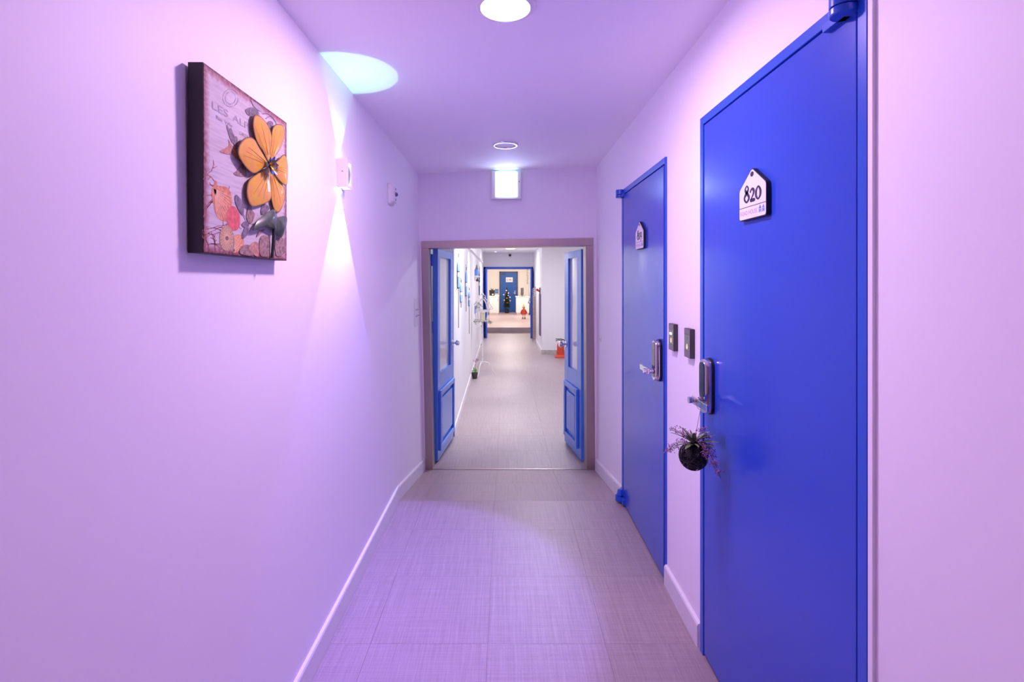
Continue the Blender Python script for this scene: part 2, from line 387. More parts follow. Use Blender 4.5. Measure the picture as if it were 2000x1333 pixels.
# ------------------------------------------------------------------ number plates
def ribbon(mb, pts, fn, a0, a1, closed=False, n=7):
    """variable width stroke: pts of (x, y, width)"""
    q = smooth_path(pts, n, closed); L = len(q); Lp = []; Rp = []
    for i in range(L):
        a = q[(i - 1) % L] if closed else q[max(0, i - 1)]; b = q[(i + 1) % L] if closed else q[min(L - 1, i + 1)]
        tx, ty = b[0] - a[0], b[1] - a[1]; l = math.hypot(tx, ty) or 1; nx, ny = -ty / l, tx / l; hw = q[i][2] / 2
        Lp.append((q[i][0] + nx * hw, q[i][1] + ny * hw)); Rp.append((q[i][0] - nx * hw, q[i][1] - ny * hw))
    rs = [[fn(*Lp[i], a0), fn(*Rp[i], a0), fn(*Rp[i], a1), fn(*Lp[i], a1)] for i in range(L)]
    if closed: rs.append(rs[0])
    mb.rings(rs, cap=not closed)
GLYPH = {  # unit x-height lettering with thick and thin strokes, drawn as strokes (x, y, width)
    '8': [([(0.30, 0.78, .13), (0.12, 1.02, .12), (0.30, 1.30, .07), (0.49, 1.04, .10), (0.32, 0.76, .16), (0.12, 0.56, .14), (0.04, 0.30, .12), (0.29, 0.02, .08), (0.56, 0.30, .14), (0.44, 0.60, .14)], True)],
    '2': [([(0.03, 0.68, .10), (0.10, 0.84, .09), (0.26, 0.94, .10), (0.43, 0.78, .15), (0.38, 0.52, .11), (0.22, 0.28, .07), (0.04, 0.05, .07)], False), ([(0.03, 0.06, .13), (0.30, 0.06, .14), (0.50, 0.06, .13), (0.535, 0.16, .03)], False)],
    '0': [([(0.28, 0.97, .07), (0.08, 0.72, .13), (0.04, 0.48, .16), (0.08, 0.24, .13), (0.28, 0.02, .07), (0.48, 0.24, .13), (0.52, 0.48, .16), (0.48, 0.72, .13)], True)],
    '1': [([(0.02, 0.80, .06), (0.12, 0.86, .08), (0.20, 0.93, .10)], False), ([(0.22, 0.96, .14), (0.22, 0.5, .14), (0.22, 0.04, .14)], False), ([(0.05, 0.03, .06), (0.22, 0.03, .06), (0.39, 0.03, .06)], False)],
    '9': [([(0.28, 0.96, .07), (0.07, 0.76, .13), (0.07, 0.48, .13), (0.27, 0.27, .07), (0.46, 0.48, .13), (0.46, 0.76, .13)], True), ([(0.47, 0.70, .14), (0.47, 0.38, .13), (0.36, 0.02, .10), (0.16, -0.26, .07), (0.04, -0.33, .04)], False)],
}
ADV = {'8': 0.64, '2': 0.60, '0': 0.62, '1': 0.46, '9': 0.6}
def text_mesh(name, s, size, m, fn, parent, width=None, align='LEFT'):
    """built-in lettering turned into a thin mesh on a surface"""
    c = bpy.data.curves.new('tmp', 'FONT'); c.body = s; c.size = size; c.align_x = align; c.resolution_u = 3
    o = bpy.data.objects.new('tmp', c); COL.objects.link(o)
    me = o.to_mesh(); vs = [tuple(v.co) for v in me.vertices]; fs = [tuple(p.vertices) for p in me.polygons]
    o.to_mesh_clear(); bpy.data.objects.remove(o); bpy.data.curves.remove(c)
    if width:
        x0 = min(v[0] for v in vs); x1 = max(v[0] for v in vs); k = width / (x1 - x0); vs = [((v[0] - x0) * k, v[1], 0) for v in vs]
    q = MB(); q.add([fn(v[0], v[1]) for v in vs], fs)
    return q.build(name, m, parent)
def number_plate(num, dl, zb, label):
    """dl: depth of the left (far) edge, zb: bottom edge"""
    x0 = 0.7355; Wd, Hs, Hp = 0.165, 0.094, 0.150
    fn = lambda a, b, t: (x0 - t, dl - a, zb + b)
    r = root('room_number_plate', (x0, dl - Wd / 2, zb), label, 'sign', 'house-shaped door number plates')
    out = round_poly([(0, 0), (Wd, 0), (Wd, Hs), (Wd / 2, Hp), (0, Hs)], 0.009)
    mb = MB(); mb.prism(out, fn, 0, 0.012); mb.build('plate_body', M_BLACK, r)
    i = 0.0028
    inn = round_poly([(i, i), (Wd - i, i), (Wd - i, Hs - i * .5), (Wd / 2, Hp - i * 1.2), (i, Hs - i * .5)], 0.008)
    mb = MB(); mb.prism(inn, fn, 0.0119, 0.0126); mb.build('plate_face', M_PLATE, r)
    mb = MB(); mb.prism([(Wd / 2 + 0.0105 * math.cos(t * .3142), 0.131 + 0.0078 * math.sin(t * .3142)) for t in range(20)], fn, 0.0126, 0.0129); mb.build('hanging_hole', M_INK, r)
    mb = MB(); mb.box(x0 - 0.0131, x0 - 0.0126, dl - Wd + 0.003, dl - 0.003, zb + 0.0372, zb + 0.0389); mb.build('divider_line', M_INK, r)
    k = 0.0375; tw = sum(ADV[c] for c in num) * k * 1.52; x = (Wd - tw) / 2 + 0.004
    for ch in num:
        mb = MB()
        for st, cl in GLYPH[ch]:
            ribbon(mb, [(x + px * k * 1.45, 0.052 + py * k, pw * k * 2.05) for px, py, pw in st], fn, 0.0126, 0.0130, cl)
        mb.build('numeral', M_INK, r); x += ADV[ch] * k * 1.52
    text_mesh('lettering', 'ROAD HOUSE', 0.019, M_GINK, lambda a, b: fn(0.010 + a, 0.0145 + b, 0.0129), r, width=0.104)
    text_mesh('small_lettering', '.......', 0.009, M_GINK, lambda a, b: fn(0.078 + a, 0.0065 + b, 0.0129), r, width=0.034)
    lg = MB()
    for hx, s in ((0.122, 1.0), (0.142, 0.86)):
        lg.prism([(hx, 0.024), (hx + 0.016 * s, 0.024), (hx + 0.008 * s, 0.024 + 0.011 * s)], fn, 0.0126, 0.0130)
        lg.prism([(hx + .001, 0.0125), (hx + .001 + .003, 0.0125), (hx + .004, 0.0225), (hx + .001, 0.0225)], fn, 0.0126, 0.0130)
        lg.prism([(hx + .015 * s - .003, 0.0125), (hx + .015 * s, 0.0125), (hx + .015 * s, 0.0225), (hx + .015 * s - .003, 0.0225)], fn, 0.0126, 0.0130)
        lg.prism([(hx + .0062 * s, 0.0145), (hx + .0098 * s, 0.0145), (hx + .0098 * s, 0.0225), (hx + .0062 * s, 0.0225)], fn, 0.0126, 0.0130)
    lg.build('logo', M_LOGO, r)
number_plate('820', 1.583, 1.574, 'white house-shaped plate reading 820 on the nearest blue door')
number_plate('819', 2.845, 1.565, 'white house-shaped plate reading 819 on the further blue door')

# ------------------------------------------------------------------ doorbell panels between the doors
M_BELLTOP = mat('grey_band', (0.16, 0.14, 0.16), 0.3)
M_LED_R = mat('red_led', (0.9, 0.2, 0.1), 0.4, emit=(1.0, 0.22, 0.10), estr=4.0)
M_LED_B = mat('blue_led', (0.5, 0.7, 1), 0.4, emit=(0.45, 0.75, 1.0), estr=3.0)
def bell(dl, zc, label, lit):
    Wd, Hh, Tt = 0.068, 0.116, 0.019
    r = root('doorbell_panel', (XR, dl - Wd / 2, zc - Hh / 2), label, 'doorbell', 'doorbell panels between the blue doors')
    x0 = XR; fn = lambda a, b, t: (x0 - t, dl - a, zc + b)
    mb = MB(); mb.box(x0 - Tt, x0 - 0.0005, dl - Wd, dl, zc - Hh / 2, zc + Hh / 2); mb.build('casing', M_DARKP, r, bevel=0.002)
    mb = MB(); mb.box(x0 - Tt - 0.001, x0 - Tt, dl - Wd + .003, dl - .003, zc + 0.034, zc + Hh / 2 - .003); mb.build('band', M_BELLTOP, r); mb = MB(); mb.box(x0 - Tt - 0.001, x0 - Tt, dl - Wd + .003, dl - .003, zc - Hh / 2 + .003, zc - 0.030); mb.build('band', M_BELLTOP, r)
    mb = MB(); mb.box(x0 - Tt - 0.0008, x0 - Tt, dl - Wd + .003, dl - .003, zc - 0.029, zc + 0.033); mb.build('touch_panel', M_BLACKGL, r)
    mb = MB(); mb.prism([(Wd / 2 + a, b - 0.014) for a, b in ((-.004, -.006), (0, -.010), (.004, -.006), (.0035, .002), (0, .011), (-.0035, .002))], fn, Tt + .0008, Tt + .0016); mb.build('bell_light', M_LED_R, r)
    if lit:
        for k in range(2):
            mb = MB(); mb.prism([(Wd / 2 - .012 + k * .015 + a, b + .015) for a, b in rrect(.011, .010, .003)], fn, Tt + .0008, Tt + .0016); mb.build('status_light', M_LED_B, r)
    else:
        mb = MB(); mb.prism([(Wd / 2 + a, b + .018) for a, b in rrect(.018, .010, .002)], fn, Tt + .0008, Tt + .0013); mb.build('status_window', M_BELLTOP, r)
bell(2.266, 1.39 - (657 - 550) * .002266 , 'dark doorbell panel with blue status lights, beside the 819 door', True)
bell(2.070, 1.39 - (668.5 - 550) * .00207, 'dark doorbell panel with only a red bell light, beside the 820 door', False)

# ================================================================== DOUBLE DOORWAY AT THE CORRIDOR END
dd = root('door_3', (0.02, DEND, ZH), 'steel framed double doorway with two open blue glazed leaves', 'door', kind='structure')
mb = MB()
y0, y1 = DEND - 0.012, DEND + 0.125
def quadpost(xa0, xa1, xb0, xb1, za, zb):
    mb.hexa([(xa0, y0, za), (xa1, y0, za), (xa1, y1, za), (xa0, y1, za), (xb0, y0, zb), (xb1, y0, zb), (xb1, y1, zb), (xb0, y1, zb)])
quadpost(-0.648, -0.590, -0.683, -0.625, ZH, 1.659)
quadpost(0.662, 0.730, 0.652, 0.715, ZH, 1.680)
mb.hexa([(-0.684, y0, 1.658), (0.716, y0, 1.682), (0.716, y1, 1.682), (-0.684, y1, 1.658), (-0.684, y0, 1.716), (0.716, y0, 1.745), (0.716, y1, 1.745), (-0.684, y1, 1.716)])
mb.build('door_frame', M_STEEL, dd, bevel=0.002)
M_PANE = mat('milk_glass', (0.70, 0.70, 0.76), 0.06, coat=0.6)
def glazed_leaf(p0, p1, side, a_g, a_p, knob_a):
    p0, p1 = Vector((*p0, 0)), Vector((*p1, 0)); L = (p1 - p0).length; e = (p1 - p0) / L
    n = Vector((e.y, -e.x, 0)) * side
    th = 0.042; zb, zt = ZH + 0.014, 1.664; g0, g1, gz0, gz1 = *a_g, 0.60, 1.60
    mb = MB(); ob = lambda *k: mb.obox(p0, e, n, *k)
    ob(0, g0, -th, 0, zb, zt); ob(g1, L, -th, 0, zb, zt); ob(g0, g1, -th, 0, gz1, zt); ob(g0, g1, -th, 0, zb, gz0)
    leaf = mb.build('door_leaf', M_LEAF, dd, bevel=0.002)
    mb = MB(); mb.obox(p0, e, n, g0 - .005, g1 + .005, -0.027, -0.021, gz0 - .005, gz1 + .005); mb.build('glass_pane', M_PANE, leaf)
    q0, q1, z0, z1 = *a_p, -0.055, 0.46
    mb = MB(); f = 0.045
    for (a, b, c, d) in ((q0, q0 + f, z0, z1), (q1 - f, q1, z0, z1), (q0 + f, q1 - f, z1 - f, z1), (q0 + f, q1 - f, z0, z0 + f)):
        mb.obox(p0, e, n, a, b, 0, 0.022, c, d)
    mb.build('moulding', M_LEAF, leaf, bevel=0.006)
    mb = MB(); mb.obox(p0, e, n, q0 + f + 0.035, q1 - f - 0.035, 0, 0.014, z0 + f + .035, z1 - f - .035); mb.build('raised_panel', M_LEAF, leaf, bevel=0.010)
    kz = 0.80; kc = p0 + e * knob_a
    mb = MB(); mb.lathe((kc.x, kc.y, kz), [(0.031, 0), (0.031, 0.005), (0.014, 0.010), (0.012, 0.032), (0.024, 0.040), (0.029, 0.054), (0.025, 0.068), (0.010, 0.073)], 24, axis=n); mb.build('knob', M_CHROME, leaf, smooth=True)
    b = kc - n * th
    mb = MB(); mb.lathe((b.x, b.y, kz), [(0.031, 0), (0.031, 0.005), (0.014, 0.010), (0.012, 0.032), (0.024, 0.040), (0.029, 0.054), (0.025, 0.068), (0.010, 0.073)], 24, axis=-n); mb.build('knob', M_CHROME, leaf, smooth=True)
    for hz in (0.02, 0.95, 1.52):
        mb = MB(); h = p0 - n * (th + 0.008) - e * 0.006; mb.tube([(h.x, h.y, hz), (h.x, h.y, hz + 0.10)], 0.009, 10); mb.obox(p0, e, n, -0.030, 0.0, -th - 0.010, -th - 0.004, hz, hz + 0.1)
        mb.build('hinge', M_BLUEF, leaf, smooth=True)
    return leaf
glazed_leaf((-0.570, 4.325), (-0.507, 4.985), 1, (0.085, 0.545), (0.035, 0.635), 0.605)
glazed_leaf((0.641, 4.335), (0.5645, 4.885), -1, (0.125, 0.425), (0.075, 0.515), 0.495)

# ================================================================== CEILING FIXTURES OF THE CORRIDOR
M_LAMP = mat('lamp_diffuser', (1, 1, 1), 0.5, emit=(1.0, 0.93, 1.0), estr=6.0)
M_RIM = mat('lamp_rim', (0.85, 0.82, 0.86), 0.3)
def downlight(x, d, z, rad, label, power, col, mlamp, group=None, spread=180):
    r = root('ceiling_downlight', (x, d, z), label, 'ceiling light', group)
    mb = MB(); mb.lathe((x, d, z), [(rad * 1.20, 0.004), (rad * 1.20, -0.003), (rad * 1.10, -0.009), (rad * 1.0, -0.009), (rad * 0.98, -0.002), (rad * 0.98, 0.004)], 40); mb.build('rim', M_RIM, r, smooth=True)
    mb = MB(); mb.lathe((x, d, z), [(rad * 0.99, -0.003), (rad * 0.99, -0.006), (rad * 0.6, -0.008), (0.001, -0.009)], 40); mb.build('diffuser', mlamp, r, smooth=True)
    light('lamp_light', 'AREA', (x, d, z - 0.012), power, col, r, shape='DISK', size=rad * 2, spread=math.radians(spread))
    return r
downlight(0.0, 1.683, ceil_z(0) + 0.001, 0.082, 'round lit ceiling light in the middle of the near corridor', P_MAIN, C_MAIN, M_LAMP)
# round ceiling speaker ring
z = ceil_z(0)
r = root('ceiling_speaker', (0.0, 3.38, z), 'unlit round ceiling ring between the lit lamp and the end wall', 'speaker')
mb = MB(); mb.lathe((0, 3.38, z), [(0.085, 0.004), (0.085, -0.004), (0.080, -0.010), (0.070, -0.010), (0.067, -0.003), (0.067, 0.004)], 40); mb.build('rim', mat('bright_ring', (0.85, 0.88, 0.88), 0.22, 0.6), r, smooth=True)
mb = MB(); mb.lathe((0, 3.38, z), [(0.067, 0.002), (0.067, -0.003), (0.001, -0.0035)], 40); mb.build('grille', M_CEIL, r)
# emergency light box on the end wall
r = root('emergency_light', (0.008, DEND, 2.055), 'glowing square white light box on the end wall above the doorway', 'light box')
bz0, bz1 = 2.055, 2.280
mb = MB(); mb.box(-0.113, 0.129, DEND - 0.045, DEND - 0.0005, bz0, bz1); mb.build('casing', M_WHITE, r, bevel=0.004)
M_BOX = mat('box_diffuser', (1, 1, 1), 0.4, emit=(0.72, 0.98, 0.95), estr=1.1)
prof = []
for k in range(9):
    t = k / 8; prof.append((0.082 * 0 - 0.080 + 0.178 * t, 0.018 * math.sin(math.pi * t) + 0.006))
mb = MB(); mb.rings([[(x, DEND - 0.045 - b, bz0 + 0.016) for x, b in prof] + [(0.098, DEND - 0.043, bz0 + 0.016), (-0.080, DEND - 0.043, bz0 + 0.016)],
                     [(x, DEND - 0.045 - b, bz1 - 0.014) for x, b in prof] + [(0.098, DEND - 0.043, bz1 - 0.014), (-0.080, DEND - 0.043, bz1 - 0.014)]]); mb.build('lit_cover', M_BOX, r, smooth=True)
for k, zz in enumerate((2.195, 2.135)):
    mb = MB(); mb.lathe((0.111, DEND - 0.045, zz), [(0.004, 0), (0.004, 0.002), (0.001, 0.0025)], 12, axis=(0, -1, 0)); mb.build('button' if k else 'indicator', M_WHITE if k else M_DARKP, r)
light('box_light', 'AREA', (0.009, DEND - 0.075, 2.140), 0.45, (0.50, 0.60, 1.0), r, shape='RECTANGLE', size=0.17, size_y=0.13, spread=math.radians(170), rot=(math.radians(-90), 0, 0))
light('box_top_light', 'AREA', (0.009, DEND - 0.052, 2.288), 0.04, (0.40, 1.0, 0.75), r, shape='RECTANGLE', size=0.15, size_y=0.02, rot=(math.radians(180), 0, 0))

# ------------------------------------------------------------------ sconce on the left wall
sx = xl(2.18, 1.85); sy0, sy1, sz0, sz1 = 2.142, 2.215, 1.786, 1.908
r = root('wall_sconce', (sx, 2.18, sz0), 'small white box sconce on the left wall throwing light up and down', 'wall lamp')
mb = MB(); mb.box(sx + .0005, sx + 0.006, sy0, sy1, sz0 + .004, sz1 - .004); mb.build('back_plate', M_WHITE, r)
mb = MB()
mb.box(sx + 0.006, sx + 0.046, sy0, sy0 + 0.006, sz0, sz1)
mb.box(sx + 0.006, sx + 0.046, sy1 - 0.006, sy1, sz0, sz1)
mb.box(sx + 0.040, sx + 0.046, sy0 + 0.006, sy0 + 0.020, sz0, sz1); mb.box(sx + 0.040, sx + 0.046, sy1 - 0.020, sy1 - 0.006, sz0, sz1)
mb.box(sx + 0.040, sx + 0.046, sy0 + 0.020, sy1 - 0.020, sz0, sz0 + 0.012); mb.box(sx + 0.040, sx + 0.046, sy0 + 0.020, sy1 - 0.020, sz1 - 0.014, sz1)
mb.build('housing', M_WHITE, r, bevel=0.001)
mb = MB(); mb.box(sx + 0.008, sx + 0.032, sy0 + 0.008, sy1 - 0.008, sz0 + 0.02, sz1 - 0.02); mb.build('lamp_core', mat('core', (0.10, 0.12, 0.30), 0.3), r)
mb = MB(); mb.lathe((sx + 0.026, sy0, 1.852), [(0.003, 0), (0.003, 0.0015), (0.001, 0.002)], 12, axis=(0, -1, 0)); mb.build('screw', M_STEEL, r)
M_LENS = mat('sconce_lens', (1, 1, 1), 0.3, emit=(0.85, 1.0, 0.95), estr=8.0)
for zz in (sz0 + 0.008, sz1 - 0.008):
    mb = MB(); mb.lathe((sx + 0.024, 2.1785, zz - 0.003), [(0.014, 0), (0.014, 0.006)], 20); mb.build('lens', M_LENS, r, smooth=True)
UPC = (sx + 0.024, 2.1785)
light('up_beam', 'SPOT', (UPC[0], UPC[1], sz1 + 0.001), 2.2, (0.45, 1.0, 0.34), r, spot_size=math.radians(63), spot_blend=0.03, shadow_soft_size=0.004, rot=(math.radians(180), 0, 0))
light('up_fringe', 'SPOT', (UPC[0], UPC[1], sz1 + 0.001), 1.0, (0.10, 0.60, 1.0), r, spot_size=math.radians(74), spot_blend=0.5, shadow_soft_size=0.004, rot=(math.radians(180), 0, 0))
light('down_beam', 'SPOT', (UPC[0], UPC[1], sz0 - 0.001), 88.0, (0.26, 0.20, 1.0), r, spot_size=math.radians(66), spot_blend=0.22, shadow_soft_size=0.006)
light('down_core', 'SPOT', (UPC[0], UPC[1], sz0 - 0.001), 0.8, (0.8, 1.0, 0.85), r, spot_size=math.radians(34), spot_blend=0.8, shadow_soft_size=0.004)

# ------------------------------------------------------------------ small things on the walls
dS = 3.14; xs = xl(dS, 1.93)
r = root('wall_sensor', (xs, dS, 1.85), 'small white wall device with a dark round eye, beyond the sconce', 'sensor')
fn = lambda a, b, t: (xs + t, dS - .055 + a, 1.858 + b)
A = rrect(0.11, 0.13, 0.012); Bq = rrect(0.07, 0.09, 0.012)
mb = MB(); mb.rings([[fn(x + .055, y + .065, 0.0005) for x, y in A], [fn(x + .055, y + .065, 0.012) for x, y in A], [fn(x + .055, y + .065, 0.036) for x, y in Bq]]); mb.build('casing', M_WHITE, r, smooth=True)
mb = MB(); mb.ball(fn(.055, .065, .038), 0.013, 14); mb.build('eye', mat('smoked_lens', (0.15, 0.13, 0.2), 0.15), r, smooth=True)
for b in (.098, .032):
    mb = MB(); mb.lathe(fn(.055, b, .034), [(0.005, 0), (0.005, .004), (.001, .005)], 10, axis=(1, 0, 0)); mb.build('screw', M_DARKP, r)
x0 = xl(4.0, 1.15)
r = root('wall_notice', (x0, 4.0, 1.03), 'white paper notice on the left wall beside the steel frame', 'notice')
mb = MB(); mb.hexa([(xl(d, zz) + t, d, zz) for zz in (1.045, 1.255) for d, t in ((3.885, .0005), (4.125, .0005), (4.125, .003), (3.885, .003))]); mb.build('sheet', M_PLATE, r)
for zz, a, b in ((1.165, 3.93, 4.05), (1.118, 3.92, 4.09)):
    for k in range(3):
        p = a + (b - a) * k / 3
        mb = MB(); mb.hexa([(xl(d, q) + t, d, q) for q in (zz, zz + 0.008) for d, t in ((p, .003), (p + (b - a) * .26, .003), (p + (b - a) * .26, .0036), (p, .0036))]); mb.build('printed_line', M_GINK, r)
r = root('socket_cover', (XR, 3.97, 0.93), 'tiny round white cover on the right wall beside the doorway', 'wall cover')
mb = MB(); mb.lathe((XR - .0003, 3.97, 0.945), [(0.022, 0), (0.022, 0.004), (0.016, 0.008), (.002, .009)], 20, axis=(-1, 0, 0)); mb.build('cover', M_WHITE, r, smooth=True)
mb = MB(); mb.lathe((XR - .0095, 3.97, 0.945), [(0.004, 0), (0.003, 0.001)], 10, axis=(-1, 0, 0)); mb.build('screw', M_DARKP, r)

# ================================================================== FLOWER PICTURE ON THE LEFT WALL
PX = -0.666; PD0, PD1, PZ0, PZ1 = 1.129, 1.560, 1.453, 1.874
pic = root('flower_picture', (-0.70, 1.345, PZ0), 'square canvas picture with a raised yellow metal flower and printed shells', 'picture')
def canvas_mat():
    m = bpy.data.materials.new('canvas_print'); m.use_nodes = True; nt = m.node_tree; b = nt.nodes['Principled BSDF']
    g = nt.nodes.new('ShaderNodeNewGeometry'); sp = nt.nodes.new('ShaderNodeSeparateXYZ'); nt.links.new(g.outputs['Position'], sp.inputs[0])
    def mth(op, a, c, d=None):
        q = nt.nodes.new('ShaderNodeMath'); q.operation = op
        for i, k in enumerate((a, c, d)):
            if k is None: continue
            if isinstance(k, (int, float)): q.inputs[i].default_value = k
            else: nt.links.new(k, q.inputs[i])
        return q.outputs[0]
    ed = mth('MINIMUM', mth('MINIMUM', mth('SUBTRACT', sp.outputs[1], PD0), mth('SUBTRACT', PD1, sp.outputs[1])), mth('MINIMUM', mth('SUBTRACT', sp.outputs[2], PZ0), mth('SUBTRACT', PZ1, sp.outputs[2])))
    n = nt.nodes.new('ShaderNodeTexNoise'); n.inputs['Scale'].default_value = 90; n.inputs['Detail'].default_value = 5; nt.links.new(g.outputs['Position'], n.inputs['Vector'])
    t = mth('ADD', mth('MULTIPLY', ed, 38.0), mth('MULTIPLY', mth('SUBTRACT', n.outputs['Fac'], 0.5), 0.9))
    r = nt.nodes.new('ShaderNodeValToRGB'); r.color_ramp.elements[0].position = 0.0; r.color_ramp.elements[0].color = (0.10, 0.012, 0.020, 1)
    r.color_ramp.elements[1].position = 1.0; r.color_ramp.elements[1].color = (0.60, 0.55, 0.56, 1)
    k = r.color_ramp.elements.new(0.35); k.color = (0.38, 0.16, 0.18, 1)
    nt.links.new(t, r.inputs['Fac'])
    mp = nt.nodes.new('ShaderNodeMapping'); mp.inputs['Scale'].default_value = (1, 14, 170); nt.links.new(g.outputs['Position'], mp.inputs['Vector'])
    n2 = nt.nodes.new('ShaderNodeTexNoise'); n2.inputs['Scale'].default_value = 1.0; n2.inputs['Detail'].default_value = 6; nt.links.new(mp.outputs['Vector'], n2.inputs['Vector'])
    r2 = nt.nodes.new('ShaderNodeValToRGB'); r2.color_ramp.elements[0].position = .3; r2.color_ramp.elements[0].color = (.80, .78, .80, 1); r2.color_ramp.elements[1].position = .6; r2.color_ramp.elements[1].color = (1, 1, 1, 1)
    nt.links.new(n2.outputs['Fac'], r2.inputs['Fac'])
    mx = nt.nodes.new('ShaderNodeMixRGB'); mx.blend_type = 'MULTIPLY'; mx.inputs[0].default_value = 1; nt.links.new(r.outputs['Color'], mx.inputs[1]); nt.links.new(r2.outputs['Color'], mx.inputs[2])
    nt.links.new(mx.outputs[0], b.inputs['Base Color']); b.inputs['Roughness'].default_value = 0.6
    return m
mb = MB(); mb.box(-0.700, PX - 0.001, PD0, PD1, PZ0, PZ1); mb.build('box_frame', M_BLACK, pic)
mb = MB(); mb.box(PX - 0.001, PX, PD0 + .0015, PD1 - .0015, PZ0 + .0015, PZ1 - .0015); mb.build('canvas', canvas_mat(), pic)
def zp(x, y, X=PX):     # study crop coordinates of the picture -> point on the plane x = X
    u, v = 340 + x / 3.0308, 100 + y / 3.0295; d = X / ((u - 987) / 1000); return Vector((X, d, CAM_Z - (v - 550) * d / 1000))
M_PINK = [mat('print_shell_orange', (0.62, 0.25, 0.13), 0.6, var=0.35, vscale=130), mat('print_shell_red', (0.66, 0.13, 0.13), 0.6, var=0.25, vscale=90),
          mat('print_urchin', (0.46, 0.32, 0.18), 0.6, var=0.5, vscale=260), mat('print_shell_small', (0.70, 0.33, 0.16), 0.6, var=0.35, vscale=200)]
M_PRIB = mat('print_rib', (0.80, 0.50, 0.30), 0.6); M_PRIBD = mat('print_rib_dark', (0.22, 0.12, 0.10), 0.6)
M_PLEAF = mat('print_leaf_grey', (0.20, 0.16, 0.20), 0.6, var=0.5, vscale=120); M_PLEAFB = mat('print_leaf_brown', (0.30, 0.19, 0.17), 0.6, var=0.5, vscale=120); M_PLEAFO = mat('print_leaf_orange', (0.48, 0.24, 0.17), 0.6, var=0.3, vscale=120)
M_CORAL = mat('print_coral', (0.36, 0.10, 0.10), 0.6, var=0.3, vscale=90)
M_PTEXT = mat('print_text', (0.40, 0.34, 0.40), 0.6)
LAY = [0.0003]
def printed(name, outline, m, n=4, closed_smooth=True):
    LAY[0] += 0.00006
    q = smooth_path(outline, n, True) if closed_smooth else outline
    mb = MB(); X = PX + LAY[0]; mb.add([zp(x, y, PX) + Vector((LAY[0], 0, 0)) for x, y in q], [tuple(range(len(q)))]); return mb.build(name, m, pic)
def line_print(name, paths, m, wd):
    LAY[0] += 0.00006; mb = MB()
    for pth in paths:
        q = smooth_path(pth, 4)
        for i in range(len(q) - 1):
            a, b = Vector(q[i]), Vector(q[i + 1]); t = (b - a); 
            if t.length < 1e-6: continue
            t.normalize(); nn = Vector((-t.y, t.x)) * wd / 2 * (1 - 0.5 * i / len(q))
            mb.add([zp(k.x, k.y) + Vector((LAY[0], 0, 0)) for k in (a + nn, b + nn, b - nn, a - nn)], [(0, 1, 2, 3)])
    return mb.build(name, m, pic)
def ell(cx, cy, rx, ry, tilt=0, k=16):
    t0 = math.radians(tilt); return [(cx + rx * math.cos(t) * math.cos(t0) - ry * math.sin(t) * math.sin(t0), cy + rx * math.cos(t) * math.sin(t0) + ry * math.sin(t) * math.cos(t0)) for t in [2 * math.pi * i / k for i in range(k)]]
# coral branches
br = []
def branch(x, y, a, l, dep):
    pts = [(x, y)]
    for i in range(4):
        a += random.uniform(-.45, .45); x += math.cos(a) * l / 4; y -= math.sin(a) * l / 4; pts.append((max(168, x), min(1185, y)))
    br.append(pts)
    if dep:
        for s in (-1, 1): branch(*pts[-1 if s > 0 else 2], a + s * random.uniform(.3, .8), l * .62, dep - 1)
for (x, y, a, l) in ((172, 760, 1.2, 70), (172, 860, .7, 90), (172, 980, 1.1, 120), (175, 1060, .5, 120), (172, 1110, .9, 90), (200, 1170, 1.2, 80), (245, 1180, 1.5, 60), (175, 1150, .4, 90), (270, 1180, .8, 50), (172, 930, .8, 100)): branch(x, y, a, l, 2)
line_print('printed_coral', br, M_CORAL, 5.0)
printed('printed_shell', [(240, 770), (232, 800), (220, 830), (232, 900), (245, 960), (275, 1000), (310, 1005), (335, 960), (343, 900), (335, 840), (310, 805), (270, 798), (255, 800), (252, 770)], M_PINK[0])
line_print('printed_shell_ribs', [[(235, 815), (250 + 92 * math.cos(t) * 1.0, 830 + 165 * math.sin(t))] for t in [0.2 + .13 * i for i in range(11)]], M_PRIB, 4)
printed('printed_shell', ell(350, 990, 40, 74, -8), M_PINK[1])
printed('printed_urchin', ell(310, 1108, 43, 76, 0), M_PINK[2])
line_print('printed_urchin_ribs', [[(310 + 9 * math.cos(t), 1108 + 14 * math.sin(t)), (310 + 39 * math.cos(t), 1108 + 70 * math.sin(t))] for t in [2 * math.pi * i / 22 for i in range(22)]], M_PRIB, 3)
printed('printed_urchin_heart', ell(312, 1108, 9, 13), M_PRIBD)
printed('printed_shell', [(345, 1190), (358, 1140), (355, 1095), (385, 1085), (408, 1110), (412, 1140), (395, 1165), (370, 1190)], M_PINK[3])
line_print('printed_shell_ribs', [[(350, 1188), (358 + 12 * i, 1092 + 3 * i * i)] for i in range(5)], M_PRIB, 4)
printed('printed_leaf', [(308, 435), (318, 480), (335, 530), (350, 545), (345, 500), (330, 465)], M_PLEAF)
printed('printed_leaf', [(335, 455), (328, 480), (345, 535), (365, 580), (373, 570), (372, 510), (355, 500)], M_PLEAF)
printed('printed_leaf', [(318, 520), (322, 560), (270, 590), (300, 608), (345, 615), (378, 640), (360, 580), (335, 550)], M_PLEAFO)
printed('printed_leaf', [(400, 665), (375, 700), (352, 725), (375, 740), (410, 742), (428, 735), (420, 690)], M_PLEAFB)
printed('printed_leaf', [(420, 348), (455, 332), (490, 345), (502, 375), (475, 385), (440, 382)], M_PLEAF)
printed('printed_leaf', [(455, 290), (480, 305), (510, 330), (520, 360), (490, 345), (465, 320)], mat('print_leaf_pale', (.40, .33, .38), .6))
printed('printed_leaf', [(548, 425), (565, 412), (585, 425), (575, 455), (560, 450)], M_PLEAF)
